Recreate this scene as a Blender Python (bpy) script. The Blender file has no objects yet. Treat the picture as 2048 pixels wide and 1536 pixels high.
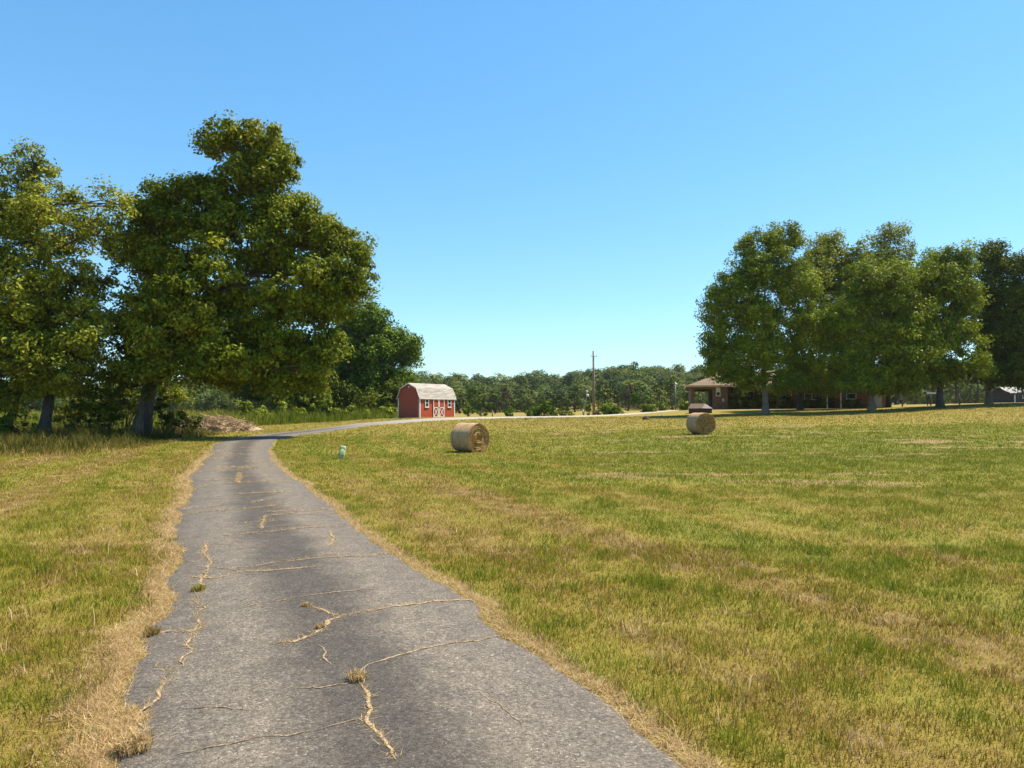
import bpy, math, random
import numpy as np
from mathutils import Vector, Matrix
R = math.radians
rng = np.random.default_rng(7)
random.seed(7)
sc = bpy.context.scene
COL = sc.collection

# ------------------------------------------------------------------ camera
F = 1400.0; PITCH = math.atan(52/1400.0); EYE = 1.75
cam_d = bpy.data.cameras.new('camera'); cam = bpy.data.objects.new('camera', cam_d); COL.objects.link(cam)
cam_d.sensor_width = 36.0; cam_d.lens = F/2048*36.0
cam.location = (0, 0, EYE); cam.rotation_euler = (R(90)+PITCH, 0, 0)
cam_d.clip_start = 0.05; cam_d.clip_end = 5000
sc.camera = cam
# ------------------------------------------------------------------ world, sun, exposure
SUN_EL, SUN_DIR = R(60), (0.93, 0.34)
w = bpy.data.worlds.new('World'); sc.world = w; w.use_nodes = True
nt = w.node_tree
for n in list(nt.nodes): nt.nodes.remove(n)
sky = nt.nodes.new('ShaderNodeTexSky'); sky.sky_type = 'NISHITA'; sky.sun_disc = False
sky.sun_elevation = SUN_EL; sky.sun_rotation = math.atan2(SUN_DIR[0], SUN_DIR[1])
sky.air_density = 1.1; sky.dust_density = 0.15; sky.ozone_density = 1.6; sky.altitude = 200
hs = nt.nodes.new('ShaderNodeHueSaturation'); hs.inputs['Hue'].default_value = 0.497; hs.inputs['Saturation'].default_value = 1.28
bg = nt.nodes.new('ShaderNodeBackground'); bg.inputs[1].default_value = 0.095
wo = nt.nodes.new('ShaderNodeOutputWorld')
gm = nt.nodes.new('ShaderNodeGamma'); gm.inputs[1].default_value = .70
ml = nt.nodes.new('ShaderNodeMix'); ml.data_type = 'RGBA'; ml.blend_type = 'MULTIPLY'; ml.inputs[0].default_value = 1; ml.inputs[7].default_value = (1.06, 1.46, 1.68, 1)
nt.links.new(sky.outputs[0], hs.inputs['Color']); nt.links.new(hs.outputs[0], gm.inputs[0]); nt.links.new(gm.outputs[0], ml.inputs[6]); nt.links.new(ml.outputs[2], bg.inputs[0]); nt.links.new(bg.outputs[0], wo.inputs[0])
sd = bpy.data.lights.new('sun', 'SUN'); sd.energy = 5.0; sd.angle = R(0.5); sd.color = (1.0, 0.89, 0.70)
so = bpy.data.objects.new('sun', sd); COL.objects.link(so)
h_ = Vector((SUN_DIR[0], SUN_DIR[1], 0)).normalized()
sv = Vector((h_.x*math.cos(SUN_EL), h_.y*math.cos(SUN_EL), math.sin(SUN_EL)))
so.rotation_euler = sv.to_track_quat('Z', 'Y').to_euler(); so.location = (30, -10, 60)
sc.view_settings.view_transform = 'Standard'; sc.view_settings.look = 'None'
sc.view_settings.exposure = 1.12; sc.view_settings.gamma = 1.0
sc.cycles.max_bounces = 6; sc.cycles.transparent_max_bounces = 8
sc.cycles.diffuse_bounces = 3; sc.cycles.glossy_bounces = 2; sc.cycles.use_denoising = True

# ------------------------------------------------------------------ noise and pixel helpers
def hash2(ix, iy, s):
    h = (ix.astype(np.int64)*374761393 + iy.astype(np.int64)*668265263 + s*974634777) & 0x7fffffff
    h = ((h ^ (h >> 13))*1274126177) & 0x7fffffff
    return ((h ^ (h >> 16)) & 0xffff)/65535.0
def vnoise(x, y, s=0):
    x = np.asarray(x, float); y = np.asarray(y, float)
    ix = np.floor(x); iy = np.floor(y); fx = x-ix; fy = y-iy
    fx = fx*fx*(3-2*fx); fy = fy*fy*(3-2*fy)
    a = hash2(ix, iy, s); b = hash2(ix+1, iy, s); c = hash2(ix, iy+1, s); d = hash2(ix+1, iy+1, s)
    return (a*(1-fx)+b*fx)*(1-fy)+(c*(1-fx)+d*fx)*fy
def fbm(x, y, s=0, o=4):
    t = 0; a = .5; n = 0
    for i in range(o):
        t = t+a*vnoise(x, y, s+i*17); n += a; a *= .5; x = x*2.03+3.1; y = y*2.03-1.7
    return t/n
def sstep(a, b, x):
    t = np.clip((x-a)/(b-a), 0, 1); return t*t*(3-2*t)
cp, sp = math.cos(PITCH), math.sin(PITCH)
def ray(px, py):
    vy, vz = F, 768-py
    return np.array([px-1024.0, vy*cp-vz*sp, vy*sp+vz*cp])
def at(px, py, Y):
    d = ray(px, py); d = d/d[1]*Y
    return np.array([d[0], Y, EYE+d[2]])

# ------------------------------------------------------------------ terrain height
CTRL = [(-60,-60,0),(0,-60,0),(60,-60,0)]
for yy in (-15, 0, 10, 20): 
    for xx in (-60, -30, -12, 0, 12, 30): CTRL.append((xx, yy, 0))
CTRL += [(-35,30,0),(-15,30,0),(-1.7,29,0),(12,29,.12),(25,30,.25),(50,30,.5),(-35,45,0),(-20,45,0),(-14,49,.05),(-28,58,.1),(-22,57,.12),
 (-8,45,.15),(10.5,39,.42),(0,48,.38),(12,50,.75),(25,48,1.0),(40,48,1.3),(-14,62,.62),(-8.5,66,1.0),(-5,70,1.05),(0,72,1.07),(8,75,1.12),
 (14,78,1.35),(20,82,1.72),(30,80,1.85),(43,80,2.0),(24,65,1.43),(32,62,1.66),(39,64,1.95),(46,68,2.35),(55,66,2.6),(80,66,3.0),
 (70,84,2.8),(-45,70,.3),(-30,80,.6),(-60,90,.6),(-12,88,.95),(10,92,.95),(22,100,1.5),(45,100,2.2),(80,110,2.9),
 (-60,150,.9),(0,150,1.0),(60,150,2.4),(-120,120,.8),(150,110,3.2),(-120,20,0),(140,20,1.2),(0,200,1.2),(-150,200,1),(150,200,2.5),
 (-200,0,0),(200,0,1.5),(-200,300,1.5),(200,300,2.5),(0,300,1.5)]
CTRL = np.array(CTRL, float)
def tps(r2): return 0.5*r2*np.log(np.maximum(r2, 1e-9))
_P = CTRL[:, :2]; _n = len(_P)
K = tps(((_P[:, None]-_P[None])**2).sum(-1)) + np.eye(_n)*6.0
A = np.zeros((_n+3, _n+3)); A[:_n, :_n] = K; A[:_n, _n] = 1; A[:_n, _n+1:] = _P; A[_n, :_n] = 1; A[_n+1:, :_n] = _P.T
_w = np.linalg.solve(A, np.concatenate([CTRL[:, 2], np.zeros(3)]))
SKX = [-900,-200,140,240,400,700,860,930,1000,1070,1125,1170,1270,1330,1420,1700,2048,2600]
SKY_ = [770,772,776,774,770,766,756,760,760,748,760,746,734,740,742,745,745,745]
def raw_h(x, y):
    xc = np.clip(x, -220, 220); yc = np.clip(y, -60, 300)
    z = _w[_n]+_w[_n+1]*xc+_w[_n+2]*yc
    for i in range(_n): z = z+_w[i]*tps((xc-_P[i, 0])**2+(yc-_P[i, 1])**2)
    px = 1024+F*x/np.maximum(y, 60)
    hh = 1.75+(820-np.interp(px, SKX, SKY_))/F*350-8.8
    z = z+(.65*np.clip((y-180)/170, 0, 1)+.35*sstep(180, 350, y))*np.maximum(hh-1.0, 0)*(1+.0015*np.clip(y-350, 0, 300))
    return z+(fbm(x*.06, y*.06, 5)-.5)*.16*sstep(20, 60, np.hypot(x, y))*(1-sstep(50, 62, y)*sstep(100, 84, y))
NX, NY = 321, 361
s = np.linspace(-1, 1, NX); GX = 900*np.sinh(5*s)/np.sinh(5)
s = np.linspace(-.62, 1, NY); GY = 32+1000*np.sinh(5*s)/np.sinh(5)
_gx, _gy = np.meshgrid(GX, GY); GZ = raw_h(_gx, _gy)
def ground(x, y):
    x = np.asarray(x, float); y = np.asarray(y, float)
    i = np.clip(np.searchsorted(GX, x)-1, 0, NX-2); j = np.clip(np.searchsorted(GY, y)-1, 0, NY-2)
    fx = (x-GX[i])/(GX[i+1]-GX[i]); fy = (y-GY[j])/(GY[j+1]-GY[j])
    return (GZ[j, i]*(1-fx)+GZ[j, i+1]*fx)*(1-fy)+(GZ[j+1, i]*(1-fx)+GZ[j+1, i+1]*fx)*fy
def gz(x, y): return float(ground(x, y))
def hit(px, py, y0=2.0, y1=140.0):
    d = ray(px, py); Y = np.concatenate([np.arange(y0, 30, .02), np.arange(30, y1, .05)])
    X = d[0]/d[1]*Y; Z = EYE+d[2]/d[1]*Y
    k = np.nonzero(Z <= ground(X, Y))[0]
    k = k[0] if len(k) else len(Y)-1
    return np.array([X[k], Y[k]])

# ------------------------------------------------------------------ driveway outline (traced, then laid on the terrain)
ROADL = [(150,1640),(195,1536),(225,1460),(215,1412),(262,1356),(250,1332),(288,1266),(296,1228),(320,1200),(322,1165),(332,1139),(346,1106),(335,1088),
 (342,1043),(357,1012),(376,978),(366,960),(380,949),(398,929),(416,908),(424,890),(462,878.5),(520,869),(600,862)]
ROADR = [(1520,1640),(1389,1532),(1342,1498),(1283,1452),(1209,1397),(1139,1334),(1073,1295),(1022,1272),(967,1213),(897,1174),(778,1100),(720,1053),
 (692,1033),(657,1002),(616,969),(576,946),(550,921),(541,901),(555,880),(600,870.5),(677,861)]
def resample(P, n):
    P = np.array(P, float); d = np.r_[0, np.cumsum(np.hypot(*np.diff(P, axis=0).T))]
    t = np.linspace(0, d[-1], n); return np.c_[np.interp(t, d, P[:, 0]), np.interp(t, d, P[:, 1])]
def smooth(P, k=2):
    for _ in range(k):
        Q = P.copy(); Q[1:-1] = (P[:-2]+2*P[1:-1]+P[2:])/4; P = Q
    return P
Lw = np.array([hit(*p, y0=1.0) for p in ROADL]); Rw = np.array([hit(*p, y0=1.0) for p in ROADR])
# far part: centre line in world units, climbing past the shed and on to the house
FARC = np.array([(-12.6,58.6),(-8.6,61.7),(-4.2,64.4),(-.5,66.5),(3.5,69),(7.5,72.0),(11,75.0),(14.2,78.5),(17,81.5),(19.5,85.2)])
def offset(Cn, hw):
    T = np.gradient(Cn, axis=0); T /= np.hypot(*T.T)[:, None]; N = np.c_[-T[:, 1], T[:, 0]]
    return Cn+N*hw, Cn-N*hw
fl, fr = offset(smooth(resample(FARC, 40)), 1.5)
back = np.array([(-2.6, -14.0)]); backr = np.array([(.7, -14.0)])
EL = np.vstack([back, Lw, fl]); ER = np.vstack([backr, Rw, fr])
EL = resample(EL, 900); ER = resample(ER, 900)
def pair(EL, ER):            # match rows by going along both edges together
    m = (EL+ER)/2
    for _ in range(3):
        T = np.gradient(smooth(m, 20), axis=0); T /= np.hypot(*T.T)[:, None]
        out = []
        j = 0
        for i in range(len(EL)):
            j0 = max(0, j-30); seg = ER[j0:i+140]
            k = np.argmin(np.abs((seg-EL[i])@T[i])+.05*np.hypot(*(seg-EL[i]).T)); jn = min(j0+int(k), len(ER)-1); j = max(j, jn); out.append(j)
        m = (EL+ER[out])/2
    out = np.array(out); o = smooth(out[:, None].astype(float).repeat(2, 1), 60)[:, 0]
    idx = np.arange(len(ER)); return np.c_[np.interp(o, idx, ER[:, 0]), np.interp(o, idx, ER[:, 1])]
ER2 = pair(EL, ER)
_nv = (ER2-EL)/np.hypot(*(ER2-EL).T)[:, None]; _a = np.arange(len(EL))*.1
EL = EL+_nv*((fbm(_a*1.9, _a*0, 71, 3)-.5)*.34+(fbm(_a*6, _a*0, 73, 2)-.5)*.16)[:, None]; ER2 = ER2+_nv*((fbm(_a*1.9, _a*0+9, 72, 3)-.5)*.20+(fbm(_a*6, _a*0+9, 74, 2)-.5)*.10)[:, None]
POLY = np.vstack([EL[::2], ER2[::-2]])
def inside(x, y, P=POLY):
    x = np.asarray(x); y = np.asarray(y); c = np.zeros(x.shape, bool)
    for i in range(len(P)):
        x1, y1 = P[i-1]; x2, y2 = P[i]
        if y1 == y2: continue
        c ^= ((y1 > y) != (y2 > y)) & (x < (x2-x1)*(y-y1)/(y2-y1)+x1)
    return c
def dist_line(x, y, L):
    d = np.full(np.shape(x), 1e9)
    for (x1, y1), (x2, y2) in zip(L[:-1], L[1:]):
        dx, dy = x2-x1, y2-y1; q = dx*dx+dy*dy+1e-12
        t = np.clip(((x-x1)*dx+(y-y1)*dy)/q, 0, 1)
        d = np.minimum(d, (x-x1-t*dx)**2+(y-y1-t*dy)**2)
    return np.sqrt(d)
LL, RR = EL[::3], ER2[::3]

# ------------------------------------------------------------------ mesh helpers
def props(o, label=None, cat=None, group=None, kind=None):
    if label: o['label'] = label
    if cat: o['category'] = cat
    if group: o['group'] = group
    if kind: o['kind'] = kind
    return o
def np_mesh(name, V, faces, mats, parent=None, attrs=None, mi=None, shade=False):
    """faces: list of (k-gon index arrays [n,k])"""
    me = bpy.data.meshes.new(name); V = np.asarray(V, np.float32)
    me.vertices.add(len(V)); me.vertices.foreach_set('co', V.ravel())
    faces = [np.asarray(f, np.int32) for f in faces if len(f)]
    idx = np.concatenate([f.ravel() for f in faces]); tot = np.concatenate([np.full(len(f), f.shape[1], np.int32) for f in faces])
    start = np.r_[0, np.cumsum(tot)[:-1]].astype(np.int32)
    me.loops.add(len(idx)); me.loops.foreach_set('vertex_index', idx)
    me.polygons.add(len(tot)); me.polygons.foreach_set('loop_start', start); me.polygons.foreach_set('loop_total', tot)
    if mi is not None: me.polygons.foreach_set('material_index', np.asarray(mi, np.int32))
    if shade: me.polygons.foreach_set('use_smooth', np.ones(len(tot), bool))
    for k, v in (attrs or {}).items():
        a = me.attributes.new(k, 'FLOAT', 'POINT'); a.data.foreach_set('value', np.asarray(v, np.float32).ravel())
    for m in (mats if isinstance(mats, (list, tuple)) else [mats]): me.materials.append(m)
    me.update(calc_edges=True); me.validate()
    o = bpy.data.objects.new(name, me); COL.objects.link(o)
    if parent: o.parent = parent
    return o
def empty(name, loc, rz=0, **kw):
    o = bpy.data.objects.new(name, None); o.empty_display_size = .2; COL.objects.link(o)
    o.location = tuple(float(v) for v in loc); o.rotation_euler = (0, 0, rz); props(o, **kw); return o
class MB:
    def __init__(s): s.v = []; s.f = []; s.m = []
    def face(s, pts, m=0):
        b = len(s.v); s.v += [tuple(map(float, p)) for p in pts]; s.f.append(list(range(b, b+len(pts)))); s.m.append(m); return s
    def box(s, x0, x1, y0, y1, z0, z1, m=0):
        P = [(x, y, z) for z in (z0, z1) for y in (y0, y1) for x in (x0, x1)]; b = len(s.v); s.v += P
        for q in ((0,2,3,1),(4,5,7,6),(0,1,5,4),(2,6,7,3),(0,4,6,2),(1,3,7,5)): s.f.append([b+i for i in q]); s.m.append(m)
        return s
    def prism(s, poly, a, b, axis=1, m=0):     # polygon (2D) swept along axis
        def p(u, v, t): return (t, u, v) if axis == 0 else ((u, t, v) if axis == 1 else (u, v, t))
        n = len(poly); k = len(s.v); s.v += [p(u, v, a) for u, v in poly]+[p(u, v, b) for u, v in poly]
        s.f.append([k+i for i in range(n)][::-1]); s.f.append([k+n+i for i in range(n)]); s.m += [m, m]
        for i in range(n): j = (i+1) % n; s.f.append([k+i, k+j, k+n+j, k+n+i]); s.m.append(m)
        return s
    def beam(s, p, q, w, d, up=(0, 0, 1), m=0):     # a square bar from p to q
        p, q = Vector(p), Vector(q); t = (q-p).normalized(); u = t.cross(Vector(up))
        if u.length < 1e-4: u = t.cross(Vector((1, 0, 0)))
        u.normalize(); n = u.cross(t).normalized(); b = len(s.v)
        for c in (p, q):
            for a, e in ((-1,-1),(1,-1),(1,1),(-1,1)): s.v.append(tuple(c+u*a*w/2+n*e*d/2))
        for f in ((0,3,2,1),(4,5,6,7),(0,1,5,4),(1,2,6,5),(2,3,7,6),(3,0,4,7)): s.f.append([b+i for i in f]); s.m.append(m)
        return s
    def tube(s, pts, rad, n=8, m=0, cap=True):
        pts = [Vector(tuple(map(float, p))) for p in pts]; b = len(s.v); L = len(pts)
        u = None
        for i, p in enumerate(pts):
            t = (pts[min(i+1, L-1)]-pts[max(i-1, 0)]).normalized()
            if u is None: u = t.orthogonal().normalized()
            u = (u-t*u.dot(t)).normalized(); v = t.cross(u); r = rad[i] if hasattr(rad, '__len__') else rad
            for k in range(n):
                a = 2*math.pi*k/n; s.v.append(tuple(p+(u*math.cos(a)+v*math.sin(a))*r))
        for i in range(L-1):
            for k in range(n):
                k2 = (k+1) % n; s.f.append([b+i*n+k, b+i*n+k2, b+(i+1)*n+k2, b+(i+1)*n+k]); s.m.append(m)
        if cap: s.f.append([b+k for k in range(n)][::-1]); s.f.append([b+(L-1)*n+k for k in range(n)]); s.m += [m, m]
        return s
    def lathe(s, prof, n=24, m=0):
        b = len(s.v)
        for r, z in prof:
            for k in range(n): a = 2*math.pi*k/n; s.v.append((r*math.cos(a), r*math.sin(a), z))
        for i in range(len(prof)-1):
            for k in range(n): k2 = (k+1) % n; s.f.append([b+i*n+k, b+i*n+k2, b+(i+1)*n+k2, b+(i+1)*n+k]); s.m.append(m)
        return s
    def build(s, name, mats, parent=None, shade=False, bevel=0):
        me = bpy.data.meshes.new(name); me.from_pydata(s.v, [], s.f)
        for m in (mats if isinstance(mats, (list, tuple)) else [mats]): me.materials.append(m)
        me.polygons.foreach_set('material_index', s.m)
        if shade: me.polygons.foreach_set('use_smooth', [True]*len(s.f))
        me.update(); o = bpy.data.objects.new(name, me); COL.objects.link(o)
        if parent: o.parent = parent
        if bevel: 
            b = o.modifiers.new('bevel', 'BEVEL'); b.width = bevel; b.segments = 2; b.limit_method = 'ANGLE'
        return o

# ------------------------------------------------------------------ materials
def mat(name):
    m = bpy.data.materials.new(name); m.use_nodes = True; t = m.node_tree; b = t.nodes['Principled BSDF']
    return m, t, b
def N(t, typ, **kw):
    n = t.nodes.new(typ)
    for k, v in kw.items():
        if k.startswith('i_'): n.inputs[k[2:].replace('_', ' ')].default_value = v
        else: setattr(n, k, v)
    return n
def ramp(t, stops, fac=None):
    n = t.nodes.new('ShaderNodeValToRGB'); e = n.color_ramp.elements
    while len(e) < len(stops): e.new(.5)
    for q, (p, c) in zip(e, stops): q.position = p; q.color = (*c, 1)
    if fac is not None: t.links.new(fac, n.inputs[0])
    return n
def mixc(t, a, b, fac, mode='MIX'):
    n = t.nodes.new('ShaderNodeMix'); n.data_type = 'RGBA'; n.blend_type = mode
    for i, v in ((0, fac), (6, a), (7, b)):
        if isinstance(v, (int, float)): n.inputs[i].default_value = v
        elif isinstance(v, tuple): n.inputs[i].default_value = (*v, 1)
        else: t.links.new(v, n.inputs[i])
    return n.outputs[2]
def attr(t, name): return N(t, 'ShaderNodeAttribute', attribute_name=name).outputs['Fac']
def noise(t, scale, detail=4, rough=.55, vec=None, out=0):
    n = N(t, 'ShaderNodeTexNoise', i_Scale=scale, i_Detail=detail, i_Roughness=rough)
    if vec is not None: t.links.new(vec, n.inputs['Vector'])
    return n.outputs[out]
def bump(t, b, h, strength=.5, dist=.02):
    n = N(t, 'ShaderNodeBump', i_Strength=strength, i_Distance=dist); t.links.new(h, n.inputs['Height']); t.links.new(n.outputs[0], b.inputs['Normal'])
def math_(t, op, a, b=None):
    n = N(t, 'ShaderNodeMath', operation=op)
    for i, v in ((0, a), (1, b)):
        if v is None: continue
        if isinstance(v, (int, float)): n.inputs[i].default_value = v
        else: t.links.new(v, n.inputs[i])
    return n.outputs[0]
def pos(t): return N(t, 'ShaderNodeNewGeometry').outputs['Position']
def obj_co(t): return N(t, 'ShaderNodeTexCoord').outputs['Object']
def simple(name, c1, c2, scale=8, rough=.7, bs=.2, bd=.01, detail=5, metal=0):
    m, t, b = mat(name); nz = noise(t, scale, detail, .6, obj_co(t))
    r = ramp(t, [(.3, c1), (.7, c2)], nz); t.links.new(r.outputs[0], b.inputs['Base Color']); b.inputs['Roughness'].default_value = rough
    b.inputs['Metallic'].default_value = metal; b.inputs['Specular IOR Level'].default_value = .3
    if bs: bump(t, b, nz, bs, bd)
    return m
GRAMP = [(0, (.165, .215, .018)), (.25, (.255, .275, .024)), (.5, (.325, .275, .034)), (.72, (.265, .178, .040)), (.88, (.48, .33, .13)), (1, (.82, .60, .33))]
def grass_ground():
    m, t, b = mat('turf'); p = pos(t)
    n1 = noise(t, 1.3, 5, .65, p); n2 = noise(t, 14, 5, .7, p); n3 = noise(t, 70, 3, .7, p)
    d = math_(t, 'ADD', attr(t, 'dry'), math_(t, 'MULTIPLY', math_(t, 'SUBTRACT', n1, .5), .55))
    d = math_(t, 'ADD', d, math_(t, 'MULTIPLY', math_(t, 'SUBTRACT', n2, .5), .6))
    r = ramp(t, GRAMP, d)
    c = mixc(t, r.outputs[0], (.36, .235, .125), attr(t, 'soil'))
    v = ramp(t, [(.3, (.55, .55, .55)), (.65, (1.12, 1.12, 1.12))], n3)
    c = mixc(t, c, v.outputs[0], 1.0, 'MULTIPLY')
    t.links.new(c, b.inputs['Base Color']); b.inputs['Roughness'].default_value = .95; b.inputs['Specular IOR Level'].default_value = .1
    h = math_(t, 'ADD', math_(t, 'MULTIPLY', n2, 1.0), math_(t, 'MULTIPLY', n3, .5)); bump(t, b, h, .7, .05)
    return m
def blade_mat(name, stops=GRAMP, trans=.35, spread=.35, rough=.6, spec=.10):
    m, t, b = mat(name)
    d = math_(t, 'ADD', attr(t, 'dry'), math_(t, 'MULTIPLY', math_(t, 'SUBTRACT', attr(t, 'tint'), .5), spread))
    r = ramp(t, stops, d); c = r.outputs[0]
    v = ramp(t, [(0, (.75, .75, .75)), (1, (1.25, 1.25, 1.25))], math_(t, 'FRACT', math_(t, 'MULTIPLY', attr(t, 'tint'), 7.3)))
    c = mixc(t, c, v.outputs[0], 1.0, 'MULTIPLY')
    t.links.new(c, b.inputs['Base Color']); b.inputs['Roughness'].default_value = rough; b.inputs['Specular IOR Level'].default_value = spec
    tr = N(t, 'ShaderNodeBsdfTranslucent'); t.links.new(c, tr.inputs[0]); mx = N(t, 'ShaderNodeMixShader'); mx.inputs[0].default_value = trans
    t.links.new(b.outputs[0], mx.inputs[1]); t.links.new(tr.outputs[0], mx.inputs[2]); t.links.new(mx.outputs[0], t.nodes['Material Output'].inputs[0])
    return m
def leaf_mat(name, dark, mid, light, trans=.27):
    return blade_mat(name, [(0, dark), (.5, mid), (1, light)], trans, 1.0, .6, .10)
def bark(name, c1, c2):
    m, t, b = mat(name); co = obj_co(t); mp = N(t, 'ShaderNodeMapping'); mp.inputs['Scale'].default_value = (6, 6, 1.2); t.links.new(co, mp.inputs[0])
    nz = noise(t, 2.2, 6, .7, mp.outputs[0]); r = ramp(t, [(.35, c1), (.65, c2)], nz); t.links.new(r.outputs[0], b.inputs['Base Color'])
    b.inputs['Roughness'].default_value = .9; bump(t, b, nz, .9, .06); return m
M_turf = grass_ground(); M_blade = blade_mat('grass_blade')
M_tall = blade_mat('tall_grass_blade', [(0, (.055, .065, .008)), (.35, (.13, .13, .02)), (.6, (.26, .20, .045)), (.8, (.44, .31, .10)), (1, (.6, .43, .18))], .3, .45)
M_weed = leaf_mat('weed_leaf', (.10, .15, .012), (.24, .31, .022), (.42, .47, .04))
M_mead = blade_mat('meadow_blade', [(0, (.12, .17, .014)), (.35, (.24, .28, .026)), (.6, (.36, .31, .05)), (.8, (.50, .37, .12)), (1, (.66, .49, .22))], .35, .45)
M_oak = leaf_mat('oak_leaf', (.045, .06, .005), (.22, .27, .014), (.54, .48, .04))
M_elm = leaf_mat('light_leaf', (.09, .115, .010), (.29, .32, .024), (.50, .47, .05))
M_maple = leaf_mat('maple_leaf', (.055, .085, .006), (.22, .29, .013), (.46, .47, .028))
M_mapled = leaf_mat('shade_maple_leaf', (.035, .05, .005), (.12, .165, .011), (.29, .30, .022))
M_green = leaf_mat('green_leaf', (.035, .06, .005), (.12, .21, .012), (.32, .38, .026))
M_wood = leaf_mat('woodland_leaf', (.045, .075, .016), (.11, .155, .024), (.22, .25, .034), .15)
M_wood2 = leaf_mat('bright_woodland_leaf', (.08, .115, .014), (.17, .22, .022), (.29, .33, .032), .15)
M_dead = leaf_mat('brown_leaf', (.10, .075, .04), (.15, .11, .06), (.22, .16, .09), .1)
M_bark = bark('oak_bark', (.10, .068, .042), (.27, .20, .14)); M_bark2 = bark('grey_bark', (.14, .105, .068), (.37, .29, .20)); M_bark3 = bark('dark_bark', (.05, .042, .034), (.12, .10, .085))

# ------------------------------------------------------------------ grass colour fields
def soilf(x, y, d):
    s = sstep(.60, .72, fbm(x*.35, y*1.1, 91, 4))*sstep(13, 20, y)*sstep(60, 34, y)*sstep(-4, 4, x)*.9
    return s
def fields(x, y, d=None, side=None, coarse=False):
    """dry 0 (lush) .. 1 (straw), bare soil 0..1; d = distance to the driveway edge"""
    left = side
    big = fbm(x*.05, y*.09, 11, 4); med = fbm(x*.3, y*.45, 23, 4); fine = fbm(x*1.6, y*1.6, 37, 3)
    dry = .43+.20*(big-.5)+.19*(med-.5)
    if not coarse: dry = dry+.32*(fine-.5)+.55*(vnoise(x*4.3, y*4.3, 77)-.5)+.5*(vnoise(x*11., y*11., 78)-.5)
    dry = dry+.10*sstep(42, 54, y)-.24*sstep(12, 24, y)*sstep(46, 36, y)*sstep(-2, 8, x)
    dry = dry+np.where(left, .13, -.02)*sstep(60, 40, y)
    band = sstep(.2, .8, d)*sstep(4.2, 2.4, d+.9*(med-.5))*(~left)*sstep(26, 14, y)
    stripe = np.sin((d-.2)*2.6+1.2*big)*.5+.5
    dry = dry+band*.20+sstep(.3, 2, d)*sstep(15, 3, d)*(stripe-.5)*.33
    wd = np.where(left, .50*fbm(x*1.6, y*1.6, 3, 3)**2.4, .22*fbm(x*2.2, y*2.2, 4, 3)**2.4)
    edge = sstep(1.6, .5, d/np.maximum(wd, .02))*.9
    dry = dry*(1-edge)+edge*(.98)
    soil = np.maximum(.25*coarse+soilf(x, y, d), edge*sstep(1.0, .4, d/np.maximum(wd, .02))*.75)
    return np.clip(dry, .02, 1.0), np.clip(soil, 0, 1)
def edge_info(x, y):
    dl = dist_line(x, y, LL); dr = dist_line(x, y, RR); return np.minimum(dl, dr), dl < dr

# ------------------------------------------------------------------ ground sheet
gx, gy = _gx.ravel(), _gy.ravel(); dd, side = edge_info(gx, gy); dry, soil = fields(gx, gy, np.maximum(dd, .5), side, True)
near = (np.abs(gx) < 120) & (gy < 140)
i, j = np.meshgrid(np.arange(NX-1), np.arange(NY-1)); b0 = (j*NX+i).ravel()
g = np_mesh('ground', np.c_[gx, gy, GZ.ravel()], [np.c_[b0, b0+1, b0+NX+1, b0+NX]], M_turf, attrs={'dry': dry, 'soil': soil}, shade=True)
props(g, 'mown yellow green field rising gently to the house and wooded hills', 'field', kind='structure')

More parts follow.
